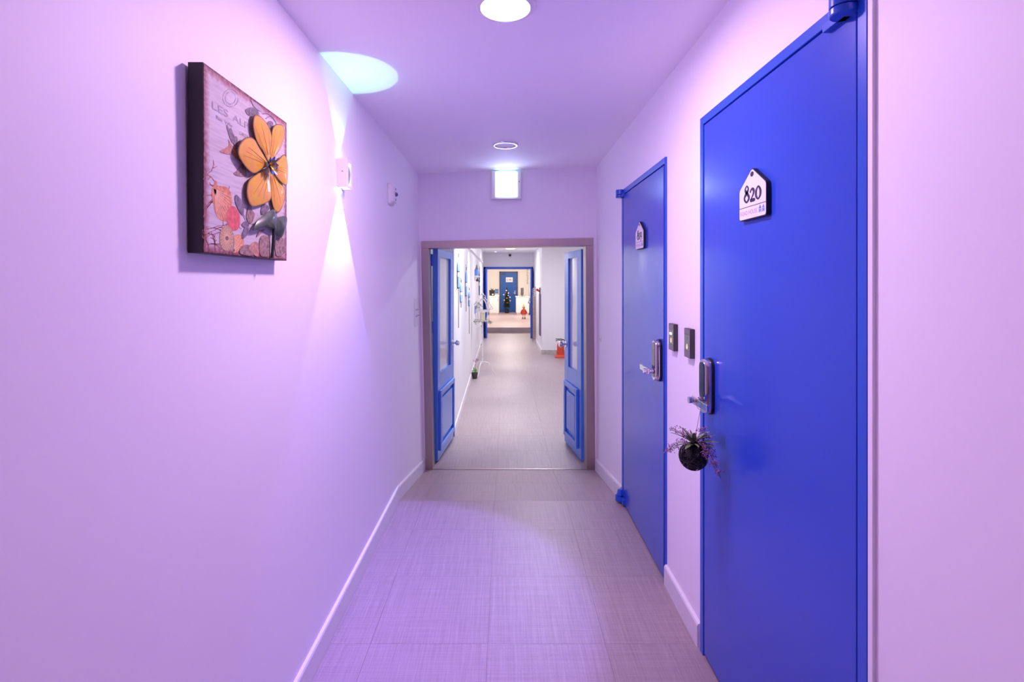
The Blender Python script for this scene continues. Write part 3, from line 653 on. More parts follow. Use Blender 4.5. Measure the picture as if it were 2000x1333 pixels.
for q in ([(520, 372), (550, 370), (580, 390), (605, 430)], [(540, 400), (565, 385), (585, 395)], [(378, 640), (410, 670), (440, 720)]): line_print('printed_stem', [q], M_PLEAF, 5)
printed('printed_leaf', [(363, 850), (360, 895), (385, 950), (405, 970), (412, 920), (395, 880)], M_PLEAF)
printed('printed_leaf', [(440, 920), (425, 970), (435, 1010), (455, 1020), (475, 970), (465, 950)], M_PLEAFB)
printed('printed_leaf', [(515, 920), (512, 965), (540, 960), (560, 930), (540, 905)], M_PLEAF)
printed('printed_leaf', [(410, 1010), (398, 1030), (420, 1045), (440, 1030), (430, 1010)], M_PLEAF)
printed('printed_leaf', [(420, 1040), (398, 1085), (402, 1110), (425, 1095), (438, 1055)], M_PLEAF)
for q in ([(395, 930), (415, 985), (435, 1025), (445, 1070)], [(460, 1020), (500, 1060), (545, 1080), (570, 1105)]): line_print('printed_stem', [q], M_PLEAF, 4)
printed('printed_leaf', [(385, 1195), (395, 1160), (425, 1145), (460, 1165), (470, 1205), (430, 1210)], M_PLEAFB)
printed('printed_leaf', [(440, 1160), (470, 1130), (495, 1140), (498, 1205), (475, 1210)], M_PLEAFO)
printed('printed_leaf', [(500, 1150), (510, 1100), (530, 1090), (560, 1110), (566, 1160), (555, 1212), (510, 1210)], M_PLEAFB)
printed('printed_leaf', [(595, 1130), (615, 1105), (645, 1110), (660, 1150), (655, 1190), (620, 1215), (598, 1200)], M_PLEAFB)
printed('printed_leaf', [(485, 1100), (500, 1065), (530, 1055), (520, 1072)], M_PLEAFB)
# faded postmark and printed lettering
line_print('printed_postmark', [ell(335, 275, 45, 52), ell(335, 275, 30, 36)], mat('print_faded', (.46, .40, .46), .6), 3)
def on_canvas(s0, t0): return lambda a, b: Vector((PX + 0.0006, PD0 + s0 + a, PZ0 + t0 + b))
text_mesh('printed_lettering', 'LES', 0.0245, M_PTEXT, on_canvas(0.033, 0.330), pic, width=0.068)
text_mesh('printed_lettering', 'ALPES', 0.0245, M_PTEXT, on_canvas(0.120, 0.330), pic, width=0.122)
text_mesh('printed_lettering', 'Rue', 0.012, M_PTEXT, on_canvas(0.050, 0.312), pic, width=0.026)
text_mesh('printed_lettering', 'Ville', 0.012, M_PTEXT, on_canvas(0.084, 0.312), pic, width=0.036)
text_mesh('printed_lettering', 'GRENOBLE', 0.012, M_PTEXT, on_canvas(0.152, 0.306), pic, width=0.10)
# raised metal flower
def petal_mat():
    m = bpy.data.materials.new('petal_enamel'); m.use_nodes = True; nt = m.node_tree; b = nt.nodes['Principled BSDF']
    at = nt.nodes.new('ShaderNodeAttribute'); at.attribute_name = 'edge'
    g = nt.nodes.new('ShaderNodeNewGeometry'); n = nt.nodes.new('ShaderNodeTexNoise'); n.inputs['Scale'].default_value = 45; n.inputs['Detail'].default_value = 3; nt.links.new(g.outputs['Position'], n.inputs['Vector'])
    r = nt.nodes.new('ShaderNodeValToRGB'); r.color_ramp.elements[0].position = .35; r.color_ramp.elements[0].color = (0.74, 0.43, 0.02, 1); r.color_ramp.elements[1].position = .62; r.color_ramp.elements[1].color = (0.72, 0.34, 0.07, 1)
    nt.links.new(n.outputs['Fac'], r.inputs['Fac'])
    r2 = nt.nodes.new('ShaderNodeValToRGB'); r2.color_ramp.elements[0].position = .90; r2.color_ramp.elements[0].color = (0, 0, 0, 1); r2.color_ramp.elements[1].position = 1.0; r2.color_ramp.elements[1].color = (1, 1, 1, 1)
    nt.links.new(at.outputs['Fac'], r2.inputs['Fac'])
    mx = nt.nodes.new('ShaderNodeMixRGB'); mx.inputs[2].default_value = (0.06, 0.02, 0.02, 1); nt.links.new(r2.outputs['Color'], mx.inputs[0]); nt.links.new(r.outputs['Color'], mx.inputs[1])
    nt.links.new(mx.outputs[0], b.inputs['Base Color']); b.inputs['Roughness'].default_value = 0.35; b.inputs['Coat Weight'].default_value = 0.3
    return m
M_PETAL = petal_mat()
M_PVEIN = mat('petal_vein', (0.52, 0.22, 0.04), 0.5)
def dome(name, outline, X, rise, m, tip=None, edge=True):
    """sheet metal leaf: outline on plane X, cupped so its middle stands rise proud; returns object with an edge attribute"""
    q = smooth_path(outline, 4, True); pts = [zp(x, y, X) for x, y in q]; c = sum(pts, Vector()) / len(pts)
    rings = []; ev = []
    for k, s in enumerate((1.0, 0.97, 0.88, 0.7, 0.45, 0.2)):
        rings.append([c + (p - c) * s + Vector((rise * (1 - s * s), 0, 0)) for p in pts]); ev.append(s)
    mb = MB(); n = len(pts); back = [p + Vector((-0.0015, 0, 0)) for p in pts]
    mb.rings([back] + rings, cap=False)
    apex = len(mb.v); mb.v.append(c + Vector((rise, 0, 0))); base = 6 * n
    mb.f += [(base + i, base + (i + 1) % n, apex) for i in range(n)]
    o = mb.build(name, m, pic, smooth=True)
    a = o.data.attributes.new('edge', 'FLOAT', 'POINT'); vals = [1.0] * n + [e for e in ev for _ in range(n)] + [0.0]
    a.data.foreach_set('value', vals)
    return o
PET = [([(480, 376), (515, 388), (557, 440), (577, 500), (573, 570), (562, 655), (530, 600), (490, 535), (470, 460), (469, 410)], 0.011),
       ([(640, 437), (605, 433), (582, 465), (574, 540), (562, 650), (592, 632), (632, 572), (652, 510), (651, 462)], 0.009),
       ([(578, 688), (622, 640), (652, 612), (670, 650), (674, 720), (667, 792), (640, 782), (600, 735)], 0.013),
       ([(570, 700), (620, 772), (647, 800), (657, 850), (642, 922), (615, 957), (590, 932), (575, 870), (571, 790)], 0.008),
       ([(438, 775), (478, 734), (562, 688), (570, 760), (577, 820), (568, 884), (505, 915), (455, 917), (430, 850)], 0.010),
       ([(378, 590), (393, 543), (430, 510), (472, 518), (504, 570), (560, 672), (530, 694), (475, 725), (430, 694), (388, 632)], 0.014)]
CENX, CENY = 566, 680
for k, (ol, lift) in enumerate(PET):
    pt = dome('petal', ol, PX + lift, 0.0045, M_PETAL)
    cx = sum(p[0] for p in ol) / len(ol); cy = sum(p[1] for p in ol) / len(ol)
    for off in (-0.16, 0.0, 0.16):
        vx, vy = cx - CENX, cy - CENY; vx, vy = vx - vy * off, vy + vx * off; mb = MB()
        mb.tube([zp(CENX + vx * t, CENY + vy * t, PX + lift) + Vector((0.0045 * (1 - (abs(t - 1.0) * .95) ** 2) + .0001, 0, 0)) for t in (.35, .6, .85, 1.1, 1.35)], [.0006, .0005, .0004, .0003, .0002], 5); mb.build('vein', M_PVEIN, pt)
mb = MB(); cc = zp(CENX, CENY, PX); mb.lathe(cc, [(.016, .0005), (.016, .012), (.010, .018)], 18, axis=(1, 0, 0)); mb.build('flower_base', M_BLACK, pic, smooth=True)
M_STEM = mat('stem_metal', (0.03, 0.035, 0.03), 0.35); M_GLEAF = mat('metal_leaf', (0.055, 0.075, 0.05), 0.30, var=0.5, vscale=30, coat=0.3)
mb = MB(); mb.tube([zp(598, 955, PX + .010), zp(592, 1050, PX + .012), zp(587, 1130, PX + .010), zp(580, 1225, PX + .006)], 0.0042, 10); mb.build('flower_stem', M_STEM, pic, smooth=True)
dome('metal_leaf', [(470, 1062), (485, 1020), (515, 985), (560, 950), (592, 938), (612, 985), (608, 1062), (575, 1050), (520, 1042)], PX + .012, 0.012, M_GLEAF)
dome('metal_leaf', [(606, 995), (630, 980), (668, 982), (664, 1040), (648, 1088), (632, 1105), (612, 1085), (600, 1050)], PX + .010, 0.010, M_GLEAF)
M_CB = mat('blue_metal', (0.12, 0.22, 0.62), 0.22, 0.8); M_CG = mat('gold_metal', (0.46, 0.30, 0.05), 0.25, 0.9)
def center_petals(cnt, rad, size, X, m, name, lift):
    c = zp(CENX, CENY, X)
    for i in range(cnt):
        t = 2 * math.pi * i / cnt + .3; mb = MB(); r0 = []
        dirv = Vector((0, math.cos(t), math.sin(t))); sd = Vector((0, -math.sin(t), math.cos(t)))
        rs = []
        for k in range(6):
            s = k / 5; wd = size * math.sin(math.pi * (0.12 + .86 * s)) + .0006; h = lift * s * s; p = c + dirv * (rad * s) + Vector((h, 0, 0))
            rs.append([p - sd * wd + Vector((wd * .4, 0, 0)), p, p + sd * wd + Vector((wd * .4, 0, 0)), p + sd * wd * .9 + Vector((wd * .4 - .001, 0, 0)), p - Vector((.001, 0, 0)), p - sd * wd * .9 + Vector((wd * .4 - .001, 0, 0))])
        mb.rings(rs); mb.build(name, m, pic, smooth=True)
center_petals(6, 0.028, 0.009, PX + .019, M_CB, 'flower_centre_petal', 0.012)
center_petals(7, 0.020, 0.005, PX + .024, M_CG, 'flower_stamen', 0.016)

# ================================================================== HANGING PLANT BALL ON THE NEAR DOOR LEVER
PC = Vector((0.637, 1.735, 0.798)); PR = 0.046
pl = root('hanging_plant_ball', (PC.x, PC.y, PC.z - PR), 'dark twig ball with green leaves and purple sprigs hanging from the door lever', 'hanging plant')
M_TWIG = mat('dark_twig', (0.022, 0.02, 0.02), 0.28); M_TW2 = mat('dark_core', (0.012, 0.012, 0.012), 0.8)
mb = MB(); mb.ball(PC, PR * 0.90, 24); mb.build('ball_core', M_TW2, pl, smooth=True)
mb = MB()
for i in range(95):
    ax = Vector((random.gauss(0, 1), random.gauss(0, 1), random.gauss(0, 1))).normalized(); a = ax.cross(Vector((.3, .5, .8))).normalized(); b = ax.cross(a)
    off = random.uniform(-.55, .55); rr = math.sqrt(1 - off * off); t0 = random.uniform(0, 6.28); ln = random.uniform(1.5, 4.0); R = PR * random.uniform(.93, 1.03)
    mb.tube([PC + (ax * off + (a * math.cos(t0 + ln * k / 12) + b * math.sin(t0 + ln * k / 12)) * rr) * R for k in range(13)], random.uniform(.0007, .0014), 5)
tag(mb.build('woven_twigs', M_TWIG, pl, smooth=True), kind='stuff')
TOP = PC + Vector((0.003, 0, PR * 0.86))
M_GREEN = mat('strap_leaf', (0.17, 0.23, 0.10), 0.45, var=0.4, vscale=60); M_SPRIG = mat('sprig_stem', (0.10, 0.085, 0.05), 0.6); M_PURP = mat('purple_blossom', (0.42, 0.17, 0.40), 0.6, var=0.35, vscale=150)
for i in range(26):
    t = random.uniform(0, 2 * math.pi); l = random.uniform(.055, .088); up = random.uniform(.15, 1.2); wd = random.uniform(.005, .0085)
    dv = Vector((math.cos(t), math.sin(t), 0)); sd = Vector((-math.sin(t), math.cos(t), 0)); rs = []
    for k in range(7):
        s = k / 6; p = TOP + dv * (l * s * math.cos(up * (1 - .5 * s))) + Vector((0, 0, l * (math.sin(up) * s - .30 * s * s * (1.2 - .5 * up)))); ww = wd * math.sin(math.pi * min(.97, .15 + .8 * s)) + .0004
        rs.append([p - sd * ww, p - Vector((0, 0, .0012)), p + sd * ww, p + Vector((0, 0, .0003))])
    mb = MB(); mb.rings(rs); mb.build('leaf', M_GREEN, pl, smooth=True)
def sprig(end, sag, nb):
    end = Vector(end); pts = []
    for k in range(9):
        s = k / 8; p = TOP.lerp(end, s) + Vector((0, 0, sag * math.sin(math.pi * s))); pts.append(p)
    mb = MB(); mb.tube(pts, [.0013 - .0008 * k / 8 for k in range(9)], 5); bl = MB()
    for i in range(nb):
        s = random.uniform(.35, 1); p = pts[int(s * 8)]; q = p + Vector((random.gauss(0, 1), random.gauss(0, 1), random.gauss(0, 1))).normalized() * random.uniform(.006, .018)
        mb.tube([p, q], .0005, 4)
        for j in range(4):
            c = q + Vector((random.gauss(0, .0022), random.gauss(0, .0022), random.gauss(0, .0022))); h = Vector((random.gauss(0, 1), random.gauss(0, 1), random.gauss(0, 1))).normalized()
            bl.lathe(c, [(.0003, 0), (.0017, .0018), (.0008, .0042)], 5, axis=h)
    st = mb.build('sprig', M_SPRIG, pl, smooth=True); bl.build('blossoms', M_PURP, st)
for e, sg, nb in (((PC.x - .105, 1.73, .812), .004, 18), ((PC.x - .085, 1.71, .845), .010, 14), ((PC.x - .075, 1.76, .880), .01, 12), ((PC.x - .055, 1.70, .905), .006, 10), ((PC.x + .055, 1.69, .790), .030, 22), ((PC.x + .072, 1.67, .735), .035, 30),
                  ((PC.x + .045, 1.66, .770), .030, 20), ((PC.x + .070, 1.75, .850), .02, 14), ((PC.x + .020, 1.66, .800), .030, 20), ((PC.x + .040, 1.72, .900), .01, 12), ((PC.x + .050, 1.68, .830), .02, 16), ((PC.x + .06, 1.66, .75), .04, 18)): sprig(e, sg, nb)
lx = 0.733 - 0.057; LV = Vector((lx, lc820 - 0.060, hz820))
mb = MB(); knot = TOP + Vector((.006, 0, .040))
loop = []
for k in range(15):
    t = -math.pi / 2 + 2 * math.pi * k / 14
    loop.append(LV + Vector((math.cos(t) * .0135, 0, math.sin(t) * .0195)))
mb.tube([knot] + loop + [knot], .0009, 6)
mb.tube([TOP - Vector((0, 0, .004)), knot], [.0030, .0020], 6); mb.build('hanging_cord', mat('cord', (0.34, 0.24, 0.20), 0.8), pl, smooth=True)

# ================================================================== HALL FIXTURES AND THINGS
M_LAMPH = mat('hall_lamp', (1, 1, 1), 0.5, emit=(1, 0.98, 1), estr=5.0)
downlight(0.12, 12.3, HC + .001, 0.115, 'large round ceiling light far along the hall', P_HALL * 0.6, C_HALL, M_LAMPH, 'hall ceiling lights')
downlight(0.45, 5.9, HC + .001, 0.115, 'large round hall ceiling light just past the doorway', P_HALL, C_HALL, M_LAMPH, 'hall ceiling lights')
downlight(0.60, 9.0, HC + .001, 0.115, 'large round hall ceiling light by the fire extinguisher bay', P_HALL, C_HALL, M_LAMPH, 'hall ceiling lights')
for d, xo, lb in ((5.45, .22, 'small spot lamp over the nearest buoys'), (7.5, .22, 'small spot lamp over the second pair of buoys'), (11.9, .30, 'small lit ceiling spot in front of the last buoy'), (13.6, .34, 'small lit ceiling spot nearest the far double doorway')):
    x = hall_xl(d) + xo
    r = root('ceiling_spot', (x, d, HC), lb, 'spot lamp', 'small hall ceiling spots')
    mb = MB(); mb.lathe((x, d, HC + .001), [(.045, .002), (.045, -.004), (.034, -.006), (.032, .002)], 24); mb.build('rim', M_RIM, r, smooth=True)
    mb = MB(); mb.lathe((x, d, HC + .001), [(.033, -.001), (.033, -.004), (.001, -.005)], 24); mb.build('lamp_face', M_LAMPH, r)
    light('spot_light', 'SPOT', (x, d, HC - .012), 48 if d < 10 else 26, (0.96, 0.96, 1.0) if d < 13 else (0.42, 0.48, 1.0), r, spot_size=math.radians(62), spot_blend=.7, shadow_soft_size=.03, rot=(0, math.radians(12), 0))
# security camera dome
c = P(996, 499, DH - .03)
r = root('dome_camera', (c.x, DH, c.z), 'small dark dome camera above the far double doorway', 'camera')
mb = MB(); mb.lathe((c.x, DH - .0005, c.z), [(.055, 0), (.055, .018), (.045, .028)], 20, axis=(0, -1, 0)); mb.build('base', M_WHITE, r, smooth=True)
mb = MB(); mb.ball((c.x, DH - .035, c.z), .036, 16); mb.build('dome', M_BLACKGL, r, smooth=True)

# buoys on the hall wall
M_BUOY = mat('buoy_blue', (0.28, 0.50, 0.80), 0.5); M_BUOYD = mat('buoy_band', (0.08, 0.08, 0.16), 0.5); M_BUOYW = mat('buoy_white', (0.85, 0.84, 0.82), 0.5); M_ROPE = mat('rope', (0.24, 0.19, 0.17), 0.9)
def buoy(d, ztop, zbot, rad, label, tail, deep=False):
    x = hall_xl(d) + rad + .006
    r = root('hanging_buoy', (x, d, zbot), label, 'buoy', 'blue and white buoys on the hall wall')
    H = ztop - zbot; blue = mat('buoy_deep_blue', (0.08, 0.16, 0.52), .5) if deep else M_BUOY
    def flat(q):
        for p in q.v: p.x = hall_xl(d) + .014 + (p.x - x) * .013 / rad; p.y = d + (p.y - d) * 1.7
        return q
    def seg(name, f0, f1, r0, r1, m):
        mb = flat(MB().lathe((x, d, zbot), [(r0, H * f0), (r1, H * f1)], 14)); mb.build(name, m, r, smooth=True)
    mb = MB(); mb.lathe((x, d, zbot), [(rad * .95, H * .55), (rad, H * .62), (rad * .92, H * .80), (rad * .55, H * .93), (rad * .2, H)], 14); flat(mb); mb.build('float_top', blue, r, smooth=True)
    seg('band', .52, .55, rad * 1.0, rad * 1.0, M_BUOYD)
    seg('white_band', .38, .52, rad * .97, rad * .99, M_BUOYW)
    seg('float_bottom', .04, .38, rad * .80, rad * .97, blue); seg('band', .0, .04, rad * .82, rad * .82, M_BUOYD)
    x = hall_xl(d) + .014
    mb = MB(); mb.tube([(x, d, ztop - .01), (x, d, ztop + H * .12)], .006, 8); mb.build('stick', M_ROPE, r)
    mb = MB(); mb.tube([(x, d, ztop + H * .12), (hall_xl(d) + .004, d, ztop + H * .22)], .003, 6); mb.build('rope', M_ROPE, r)
    if tail:
        mb = MB(); mb.tube([(x, d, zbot), (x, d, zbot - tail)], .0045, 6); mb.build('tail_stick', M_ROPE, r)
def hz(v, d): return CAM_Z - (v - 550) * d / 1000
for u, v0, v1, rad, tail, lb, deep in ((893, 503, 564, .036, .42, 'taller blue and white buoy of the nearest hanging pair', 0), (898.2, 552, 591, .034, .06, 'lower small buoy of the nearest hanging pair', 0),
                           (908.6, 528, 579, .040, .20, 'upper blue and white buoy of the second hanging pair', 0), (914.6, 567, 598, .038, .40, 'lower slim buoy of the second hanging pair', 0), (935.2, 528, 577, .050, .0, 'deep blue buoy on the hall wall nearest the far doorway', 1)):
    d = .455 / ((987 - u) / 1000 - .0108); buoy(d, hz(v0, d), hz(v1, d), rad, lb, tail, deep)
# lighthouse shaped wall ornament
d = .455 / (.059 - .0108); x = hall_xl(d)
r = root('wall_ornament', (x, d, hz(560, d)), 'blue and white wall ornament with a shelf between the buoys', 'ornament')
mb = MB(); mb.box(x + .001, x + .05, d - .22, d + .22, hz(538, d), hz(527, d)); mb.build('blue_board', mat('ornament_blue', (.10, .26, .72), .5), r, bevel=.004)
mb = MB(); mb.box(x + .001, x + .10, d - .26, d + .26, hz(542, d), hz(540, d)); mb.build('shelf', M_BUOYW, r, bevel=.003)
mb = MB(); mb.tube([(x + .03, d, hz(527, d)), (x + .03, d, hz(517, d))], [.03, .006], 10); mb.build('finial', M_ROPE, r, smooth=True)
mb = MB(); mb.lathe((x + .04, d, hz(550, d)), [(.02, 0), (.026, .02), (.01, .05), (.004, .08)], 12); mb.build('hook', M_DARKP, r, smooth=True)
d2 = .455 / (.0595 - .0108); x = hall_xl(d2)
r = root('wall_plaque', (x, d2, hz(612, d2)), 'small blue plaque low on the hall wall behind the lantern stand', 'plaque')
mb = MB(); mb.box(x + .001, x + .02, d2 - .16, d2 + .16, hz(612, d2), hz(598, d2)); mb.build('board', mat('plaque_blue', (.16, .32, .75), .5), r, bevel=.003)
mb = MB(); mb.box(x + .02, x + .023, d2 - .10, d2 + .05, hz(607, d2), hz(602, d2)); mb.build('white_patch', M_BUOYW, r)

# lantern stand
LB = P(940, 724, 8.9); LB.z = ZH; lx, ly = -0.372, 8.35
ls = root('lantern_stand', (lx, ly, ZH), 'tall white wire lantern stand with a cream candle and leafy garland', 'lantern stand')
M_IRON = mat('white_iron', (0.80, 0.78, 0.80), 0.45); M_GREY = mat('silver_leaf', (0.36, 0.40, 0.34), 0.6, var=.4, vscale=40); M_CANDLE = mat('candle_wax', (0.85, 0.76, 0.50), 0.5)
zb = ZH + .19
mb = MB(); mb.tube([(lx, ly, zb), (lx, ly, .74)], .013, 10); mb.build('pole', M_IRON, ls, smooth=True)
for t in (0.0, 2.3, 4.4):
    dv = Vector((math.cos(t), math.sin(t), 0)); mb = MB()
    mb.tube(smooth_path([Vector((lx, ly, zb + .02)), Vector((lx, ly, zb + .03)) + dv * .05, Vector((lx, ly, zb)) + dv * .11, Vector((lx, ly, ZH + .09)) + dv * .17, Vector((lx, ly, ZH + .012)) + dv * .21], 5), .008, 8); mb.build('foot', M_IRON, ls, smooth=True)
mb = MB(); mb.lathe((lx, ly, .735), [(.09, 0), (.10, .008), (.10, .016), (.02, .018)], 24); mb.build('tray', M_IRON, ls, smooth=True)
mb = MB(); mb.lathe((lx, ly, .752), [(.043, 0), (.043, .135), (.036, .142), (.001, .142)], 20); mb.build('candle', M_CANDLE, ls, smooth=True)
for k in range(8):
    t = 2 * math.pi * k / 8; dv = Vector((math.cos(t), math.sin(t), 0)); mb = MB(); c0 = Vector((lx, ly, 0))
    mb.tube(smooth_path([c0 + dv * .09 + Vector((0, 0, .75)), c0 + dv * .115 + Vector((0, 0, .86)), c0 + dv * .10 + Vector((0, 0, .98)), c0 + dv * .05 + Vector((0, 0, 1.07)), c0 + Vector((0, 0, 1.12))], 4), .005, 6); mb.build('cage_wire', M_IRON, ls, smooth=True)
mb = MB(); mb.lathe((lx, ly, .895), [(.118, 0), (.118, .03)], 24, cap=False); mb.lathe((lx, ly, .895), [(.112, 0), (.112, .03)], 24, cap=False); mb.build('cage_band', M_IRON, ls, smooth=True)
mb = MB(); mb.tube([(lx, ly, 1.10), (lx, ly, 1.17)], .008, 8); mb.ball((lx, ly, 1.18), .022, 12); mb.tube([Vector((lx, ly, 1.13)) + Vector((math.cos(k / 12 * 6.283) * .05, 0, math.sin(k / 12 * 6.283) * .045)) for k in range(13)], .006, 6); mb.build('finial', M_IRON, ls, smooth=True)
mb = MB(); mb.tube(smooth_path([Vector((lx + .02, ly, 1.14)), Vector((lx + .10, ly, 1.05)), Vector((lx + .14, ly, .98)), Vector((lx + .11, ly, .93)), Vector((lx + .17, ly, .95)), Vector((lx + .13, ly, .99))], 5), .007, 6); mb.build('ribbon', M_IRON, ls, smooth=True)
def foliage_blob(mb, c, rad, n, sz):
    for i in range(n):
        h = Vector((random.gauss(0, 1), random.gauss(0, 1), random.gauss(0, 1))).normalized(); p = c + h * rad * random.uniform(.4, 1); t = h.cross(Vector((.2, .5, .8))).normalized(); q = h.cross(t); t = (t + h * random.uniform(-.6, .6)).normalized()
        mb.add([p - t * sz, p + q * sz * .45, p + t * sz, p - q * sz * .45, p + h * sz * .2], [(0, 1, 4), (1, 2, 4), (2, 3, 4), (3, 0, 4), (3, 2, 1, 0)])
mb = MB()
for k in range(16):
    t = 2 * math.pi * k / 16; foliage_blob(mb, Vector((lx + .13 * math.cos(t), ly + .13 * math.sin(t), .74 + random.uniform(-.02, .03))), .035, 7, .018)
for k in range(9): foliage_blob(mb, Vector((lx - .07 + random.uniform(-.06, .06), ly + random.uniform(-.08, .08), 1.0 + random.uniform(-.06, .1))), .035, 7, .018)
for k in range(6): foliage_blob(mb, Vector((lx + random.uniform(-.02, .02), ly, .66 - .1 * k)), .018, 5, .013)
tag(mb.build('garland', M_GREY, ls), kind='stuff')
# small potted plant at its foot
px_, py_ = -0.483, 8.08
r = root('small_potted_plant', (px_, py_, ZH), 'small potted plant with bright green and pink leaves beside the lantern stand', 'plant')
mb = MB(); mb.lathe((px_, py_, ZH), [(.035, 0), (.05, .09), (.054, .10), (.045, .10)], 18); mb.build('pot', M_DARKP, r, smooth=True)
mb = MB(); foliage_blob(mb, Vector((px_, py_, ZH + .13)), .045, 26, .022); mb.build('green_leaves', mat('bright_green', (.14, .42, .06), .5), r)
mb = MB(); mb.tube([(px_, py_, ZH + .1), (px_ + .02, py_, ZH + .30)], .004, 6); foliage_blob(mb, Vector((px_ + .025, py_, ZH + .30)), .05, 22, .020); mb.build('pink_flowers', mat('dusty_pink', (.42, .25, .27), .6), r)

# fire extinguisher
ex, ey = 1.115, 10.35
r = root('fire_extinguisher', (ex, ey, ZH), 'red fire extinguisher standing in a red stand by the cream pillar', 'extinguisher')
M_RED = mat('extinguisher_red', (0.62, 0.055, 0.02), 0.35, coat=.2)
mb = MB(); mb.lathe((ex, ey, ZH + .02), [(.068, 0), (.072, .01), (.072, .22), (.060, .26), (.030, .285), (.018, .295)], 24); mb.build('cylinder', M_RED, r, smooth=True)
mb = MB(); mb.rings([[(ex + a * .115, ey + b * .115, ZH) for a, b in ((-1, -1), (1, -1), (1, 1), (-1, 1))], [(ex + a * .115, ey + b * .115, ZH + .015) for a, b in ((-1, -1), (1, -1), (1, 1), (-1, 1))], [(ex + a * .078, ey + b * .078, ZH + .06) for a, b in ((-1, -1), (1, -1), (1, 1), (-1, 1))], [(ex + a * .078, ey + b * .078, ZH + .14) for a, b in ((-1, -1), (1, -1), (1, 1), (-1, 1))]]); mb.build('stand', M_RED, r, bevel=.004)
mb = MB(); mb.lathe((ex, ey, ZH + .31), [(.018, 0), (.020, .03), (.012, .05)], 16); mb.build('valve', M_STEEL, r, smooth=True)
mb = MB(); mb.obox((ex, ey), (1, 0, 0), (0, 1, 0), -.10, .03, -.012, .012, ZH + .365, ZH + .378); mb.tube([(ex + .02, ey, ZH + .345), (ex - .05, ey, ZH + .350), (ex - .10, ey, ZH + .33)], .008, 8); mb.build('lever', M_DARKP, r)
mb = MB(); mb.tube(smooth_path([Vector((ex + .015, ey, ZH + .34)), Vector((ex + .06, ey - .02, ZH + .36)), Vector((ex + .10, ey - .03, ZH + .28)), Vector((ex + .09, ey - .04, ZH + .15))], 5), .010, 8); mb.build('hose', M_BLACK, r, smooth=True)

# slatted screen leaning by the pillar
M_WOOD = mat('screen_wood', (0.34, 0.24, 0.20), 0.6, var=.2, vscale=30)
sd0 = 13.0; sxa, sxb = .055 * sd0 - .025, .064 * sd0 - .06
r = root('slatted_screen', ((sxa + sxb) / 2, sd0, ZH), 'brown slatted wooden screen standing by the far right door leaf', 'screen')
zt = hz(561, sd0)
for x in (sxa, sxb - .012):
    mb = MB(); mb.box(x, x + .012, sd0 - .012, sd0 + .012, ZH, zt - (.05 if x == sxa else 0)); mb.build('post', M_WOOD, r)
nsl = 30
for k in range(nsl):
    z = ZH + .06 + (zt - ZH - .12) * k / (nsl - 1); mb = MB(); mb.box(sxa + .010, sxb - .010, sd0 - .006, sd0 + .006, z, z + (.044 if k < nsl - 5 else .018)); mb.build('slat', M_WOOD if k < nsl - 5 else mat('pale_slat', (.55, .47, .46), .6), r)
mb = MB(); mb.tube(smooth_path([Vector((sxa + .006, sd0, zt - .05)), Vector((sxa + .05, sd0, zt - .01)), Vector((sxb - .006, sd0, zt))], 5), .008, 8); mb.build('top_rail', M_WOOD, r, smooth=True)
# hanging rod with red tassel on the pillar side
dR = 11.35; 
r = root('hanging_banner', (0.76, dR, hz(660, dR)), 'narrow dark hanging banner with a red bow on the pillar side', 'banner')
mb = MB(); mb.box(.752, .779, dR - .16, dR + .16, hz(655, dR), hz(575, dR)); mb.build('cloth', mat('banner_mauve', (.20, .13, .20), .7), r, bevel=.004)
mb = MB(); mb.tube([(.765, dR, hz(575, dR)), (.765, dR, hz(562, dR))], .012, 8); mb.build('hanger', M_DARKP, r)
mb = MB()
for s in (-1, 1): mb.lathe((.745, dR, hz(569, dR)), [(.004, 0), (.03, .05), (.022, .075), (.004, .08)], 10, axis=(-.6, s * .6, .5))
mb.lathe((.745, dR, hz(569, dR)), [(.016, -.016), (.016, .016)], 10); mb.build('red_bow', mat('bow_red', (.60, .04, .05), .5), r, smooth=True)

# ---------------------------------------------------- far double doorway
d4 = root('door_4', (0.08, DH, ZH), 'far double doorway in blue with both leaves swung open towards the hall', 'door', kind='structure')
mb = MB(); mb.box(-.615, -.565, DH - .02, DH + .13, ZH, 1.80); mb.box(.745, .795, DH - .02, DH + .13, ZH, 1.80); mb.box(-.615, .795, DH - .02, DH + .13, 1.735, 1.80); mb.build('door_frame', M_BLUEF, d4, bevel=.003)
M_FLEAF = mat('mid_blue_gloss', (0.025, 0.12, 0.62), 0.3, coat=.2)
for p0, p1, sd in (((-.535, 14.46), (-.490, 13.86), -1), ((.715, 14.46), (.672, 13.80), 1)):
    a, b = Vector((*p0, 0)), Vector((*p1, 0)); L = (b - a).length; e = (b - a) / L; n = Vector((e.y, -e.x, 0)) * sd
    # n points to the passage centre
    if n.x * (1 if p0[0] < 0 else -1) < 0: n = -n
    mb = MB(); ob = lambda *k: mb.obox(a, e, n, *k); zb, zt2 = ZH + .012, 1.735
    ob(0, .10, -.042, 0, zb, zt2); ob(L - .10, L, -.042, 0, zb, zt2); ob(.10, L - .10, -.042, 0, 1.63, zt2); ob(.10, L - .10, -.042, 0, zb, .60)
    lf = mb.build('door_leaf', M_FLEAF, d4, bevel=.002)
    mb = MB(); mb.obox(a, e, n, .095, L - .095, -.027, -.02, .595, 1.635); mb.build('glass_pane', M_PANE, lf)
    k = a + e * (L - .05); mb = MB(); mb.lathe((k.x, k.y, .82), [(.03, 0), (.014, .01), (.012, .03), (.028, .05), (.02, .068)], 16, axis=n); mb.build('knob', M_CHROME, lf, smooth=True)

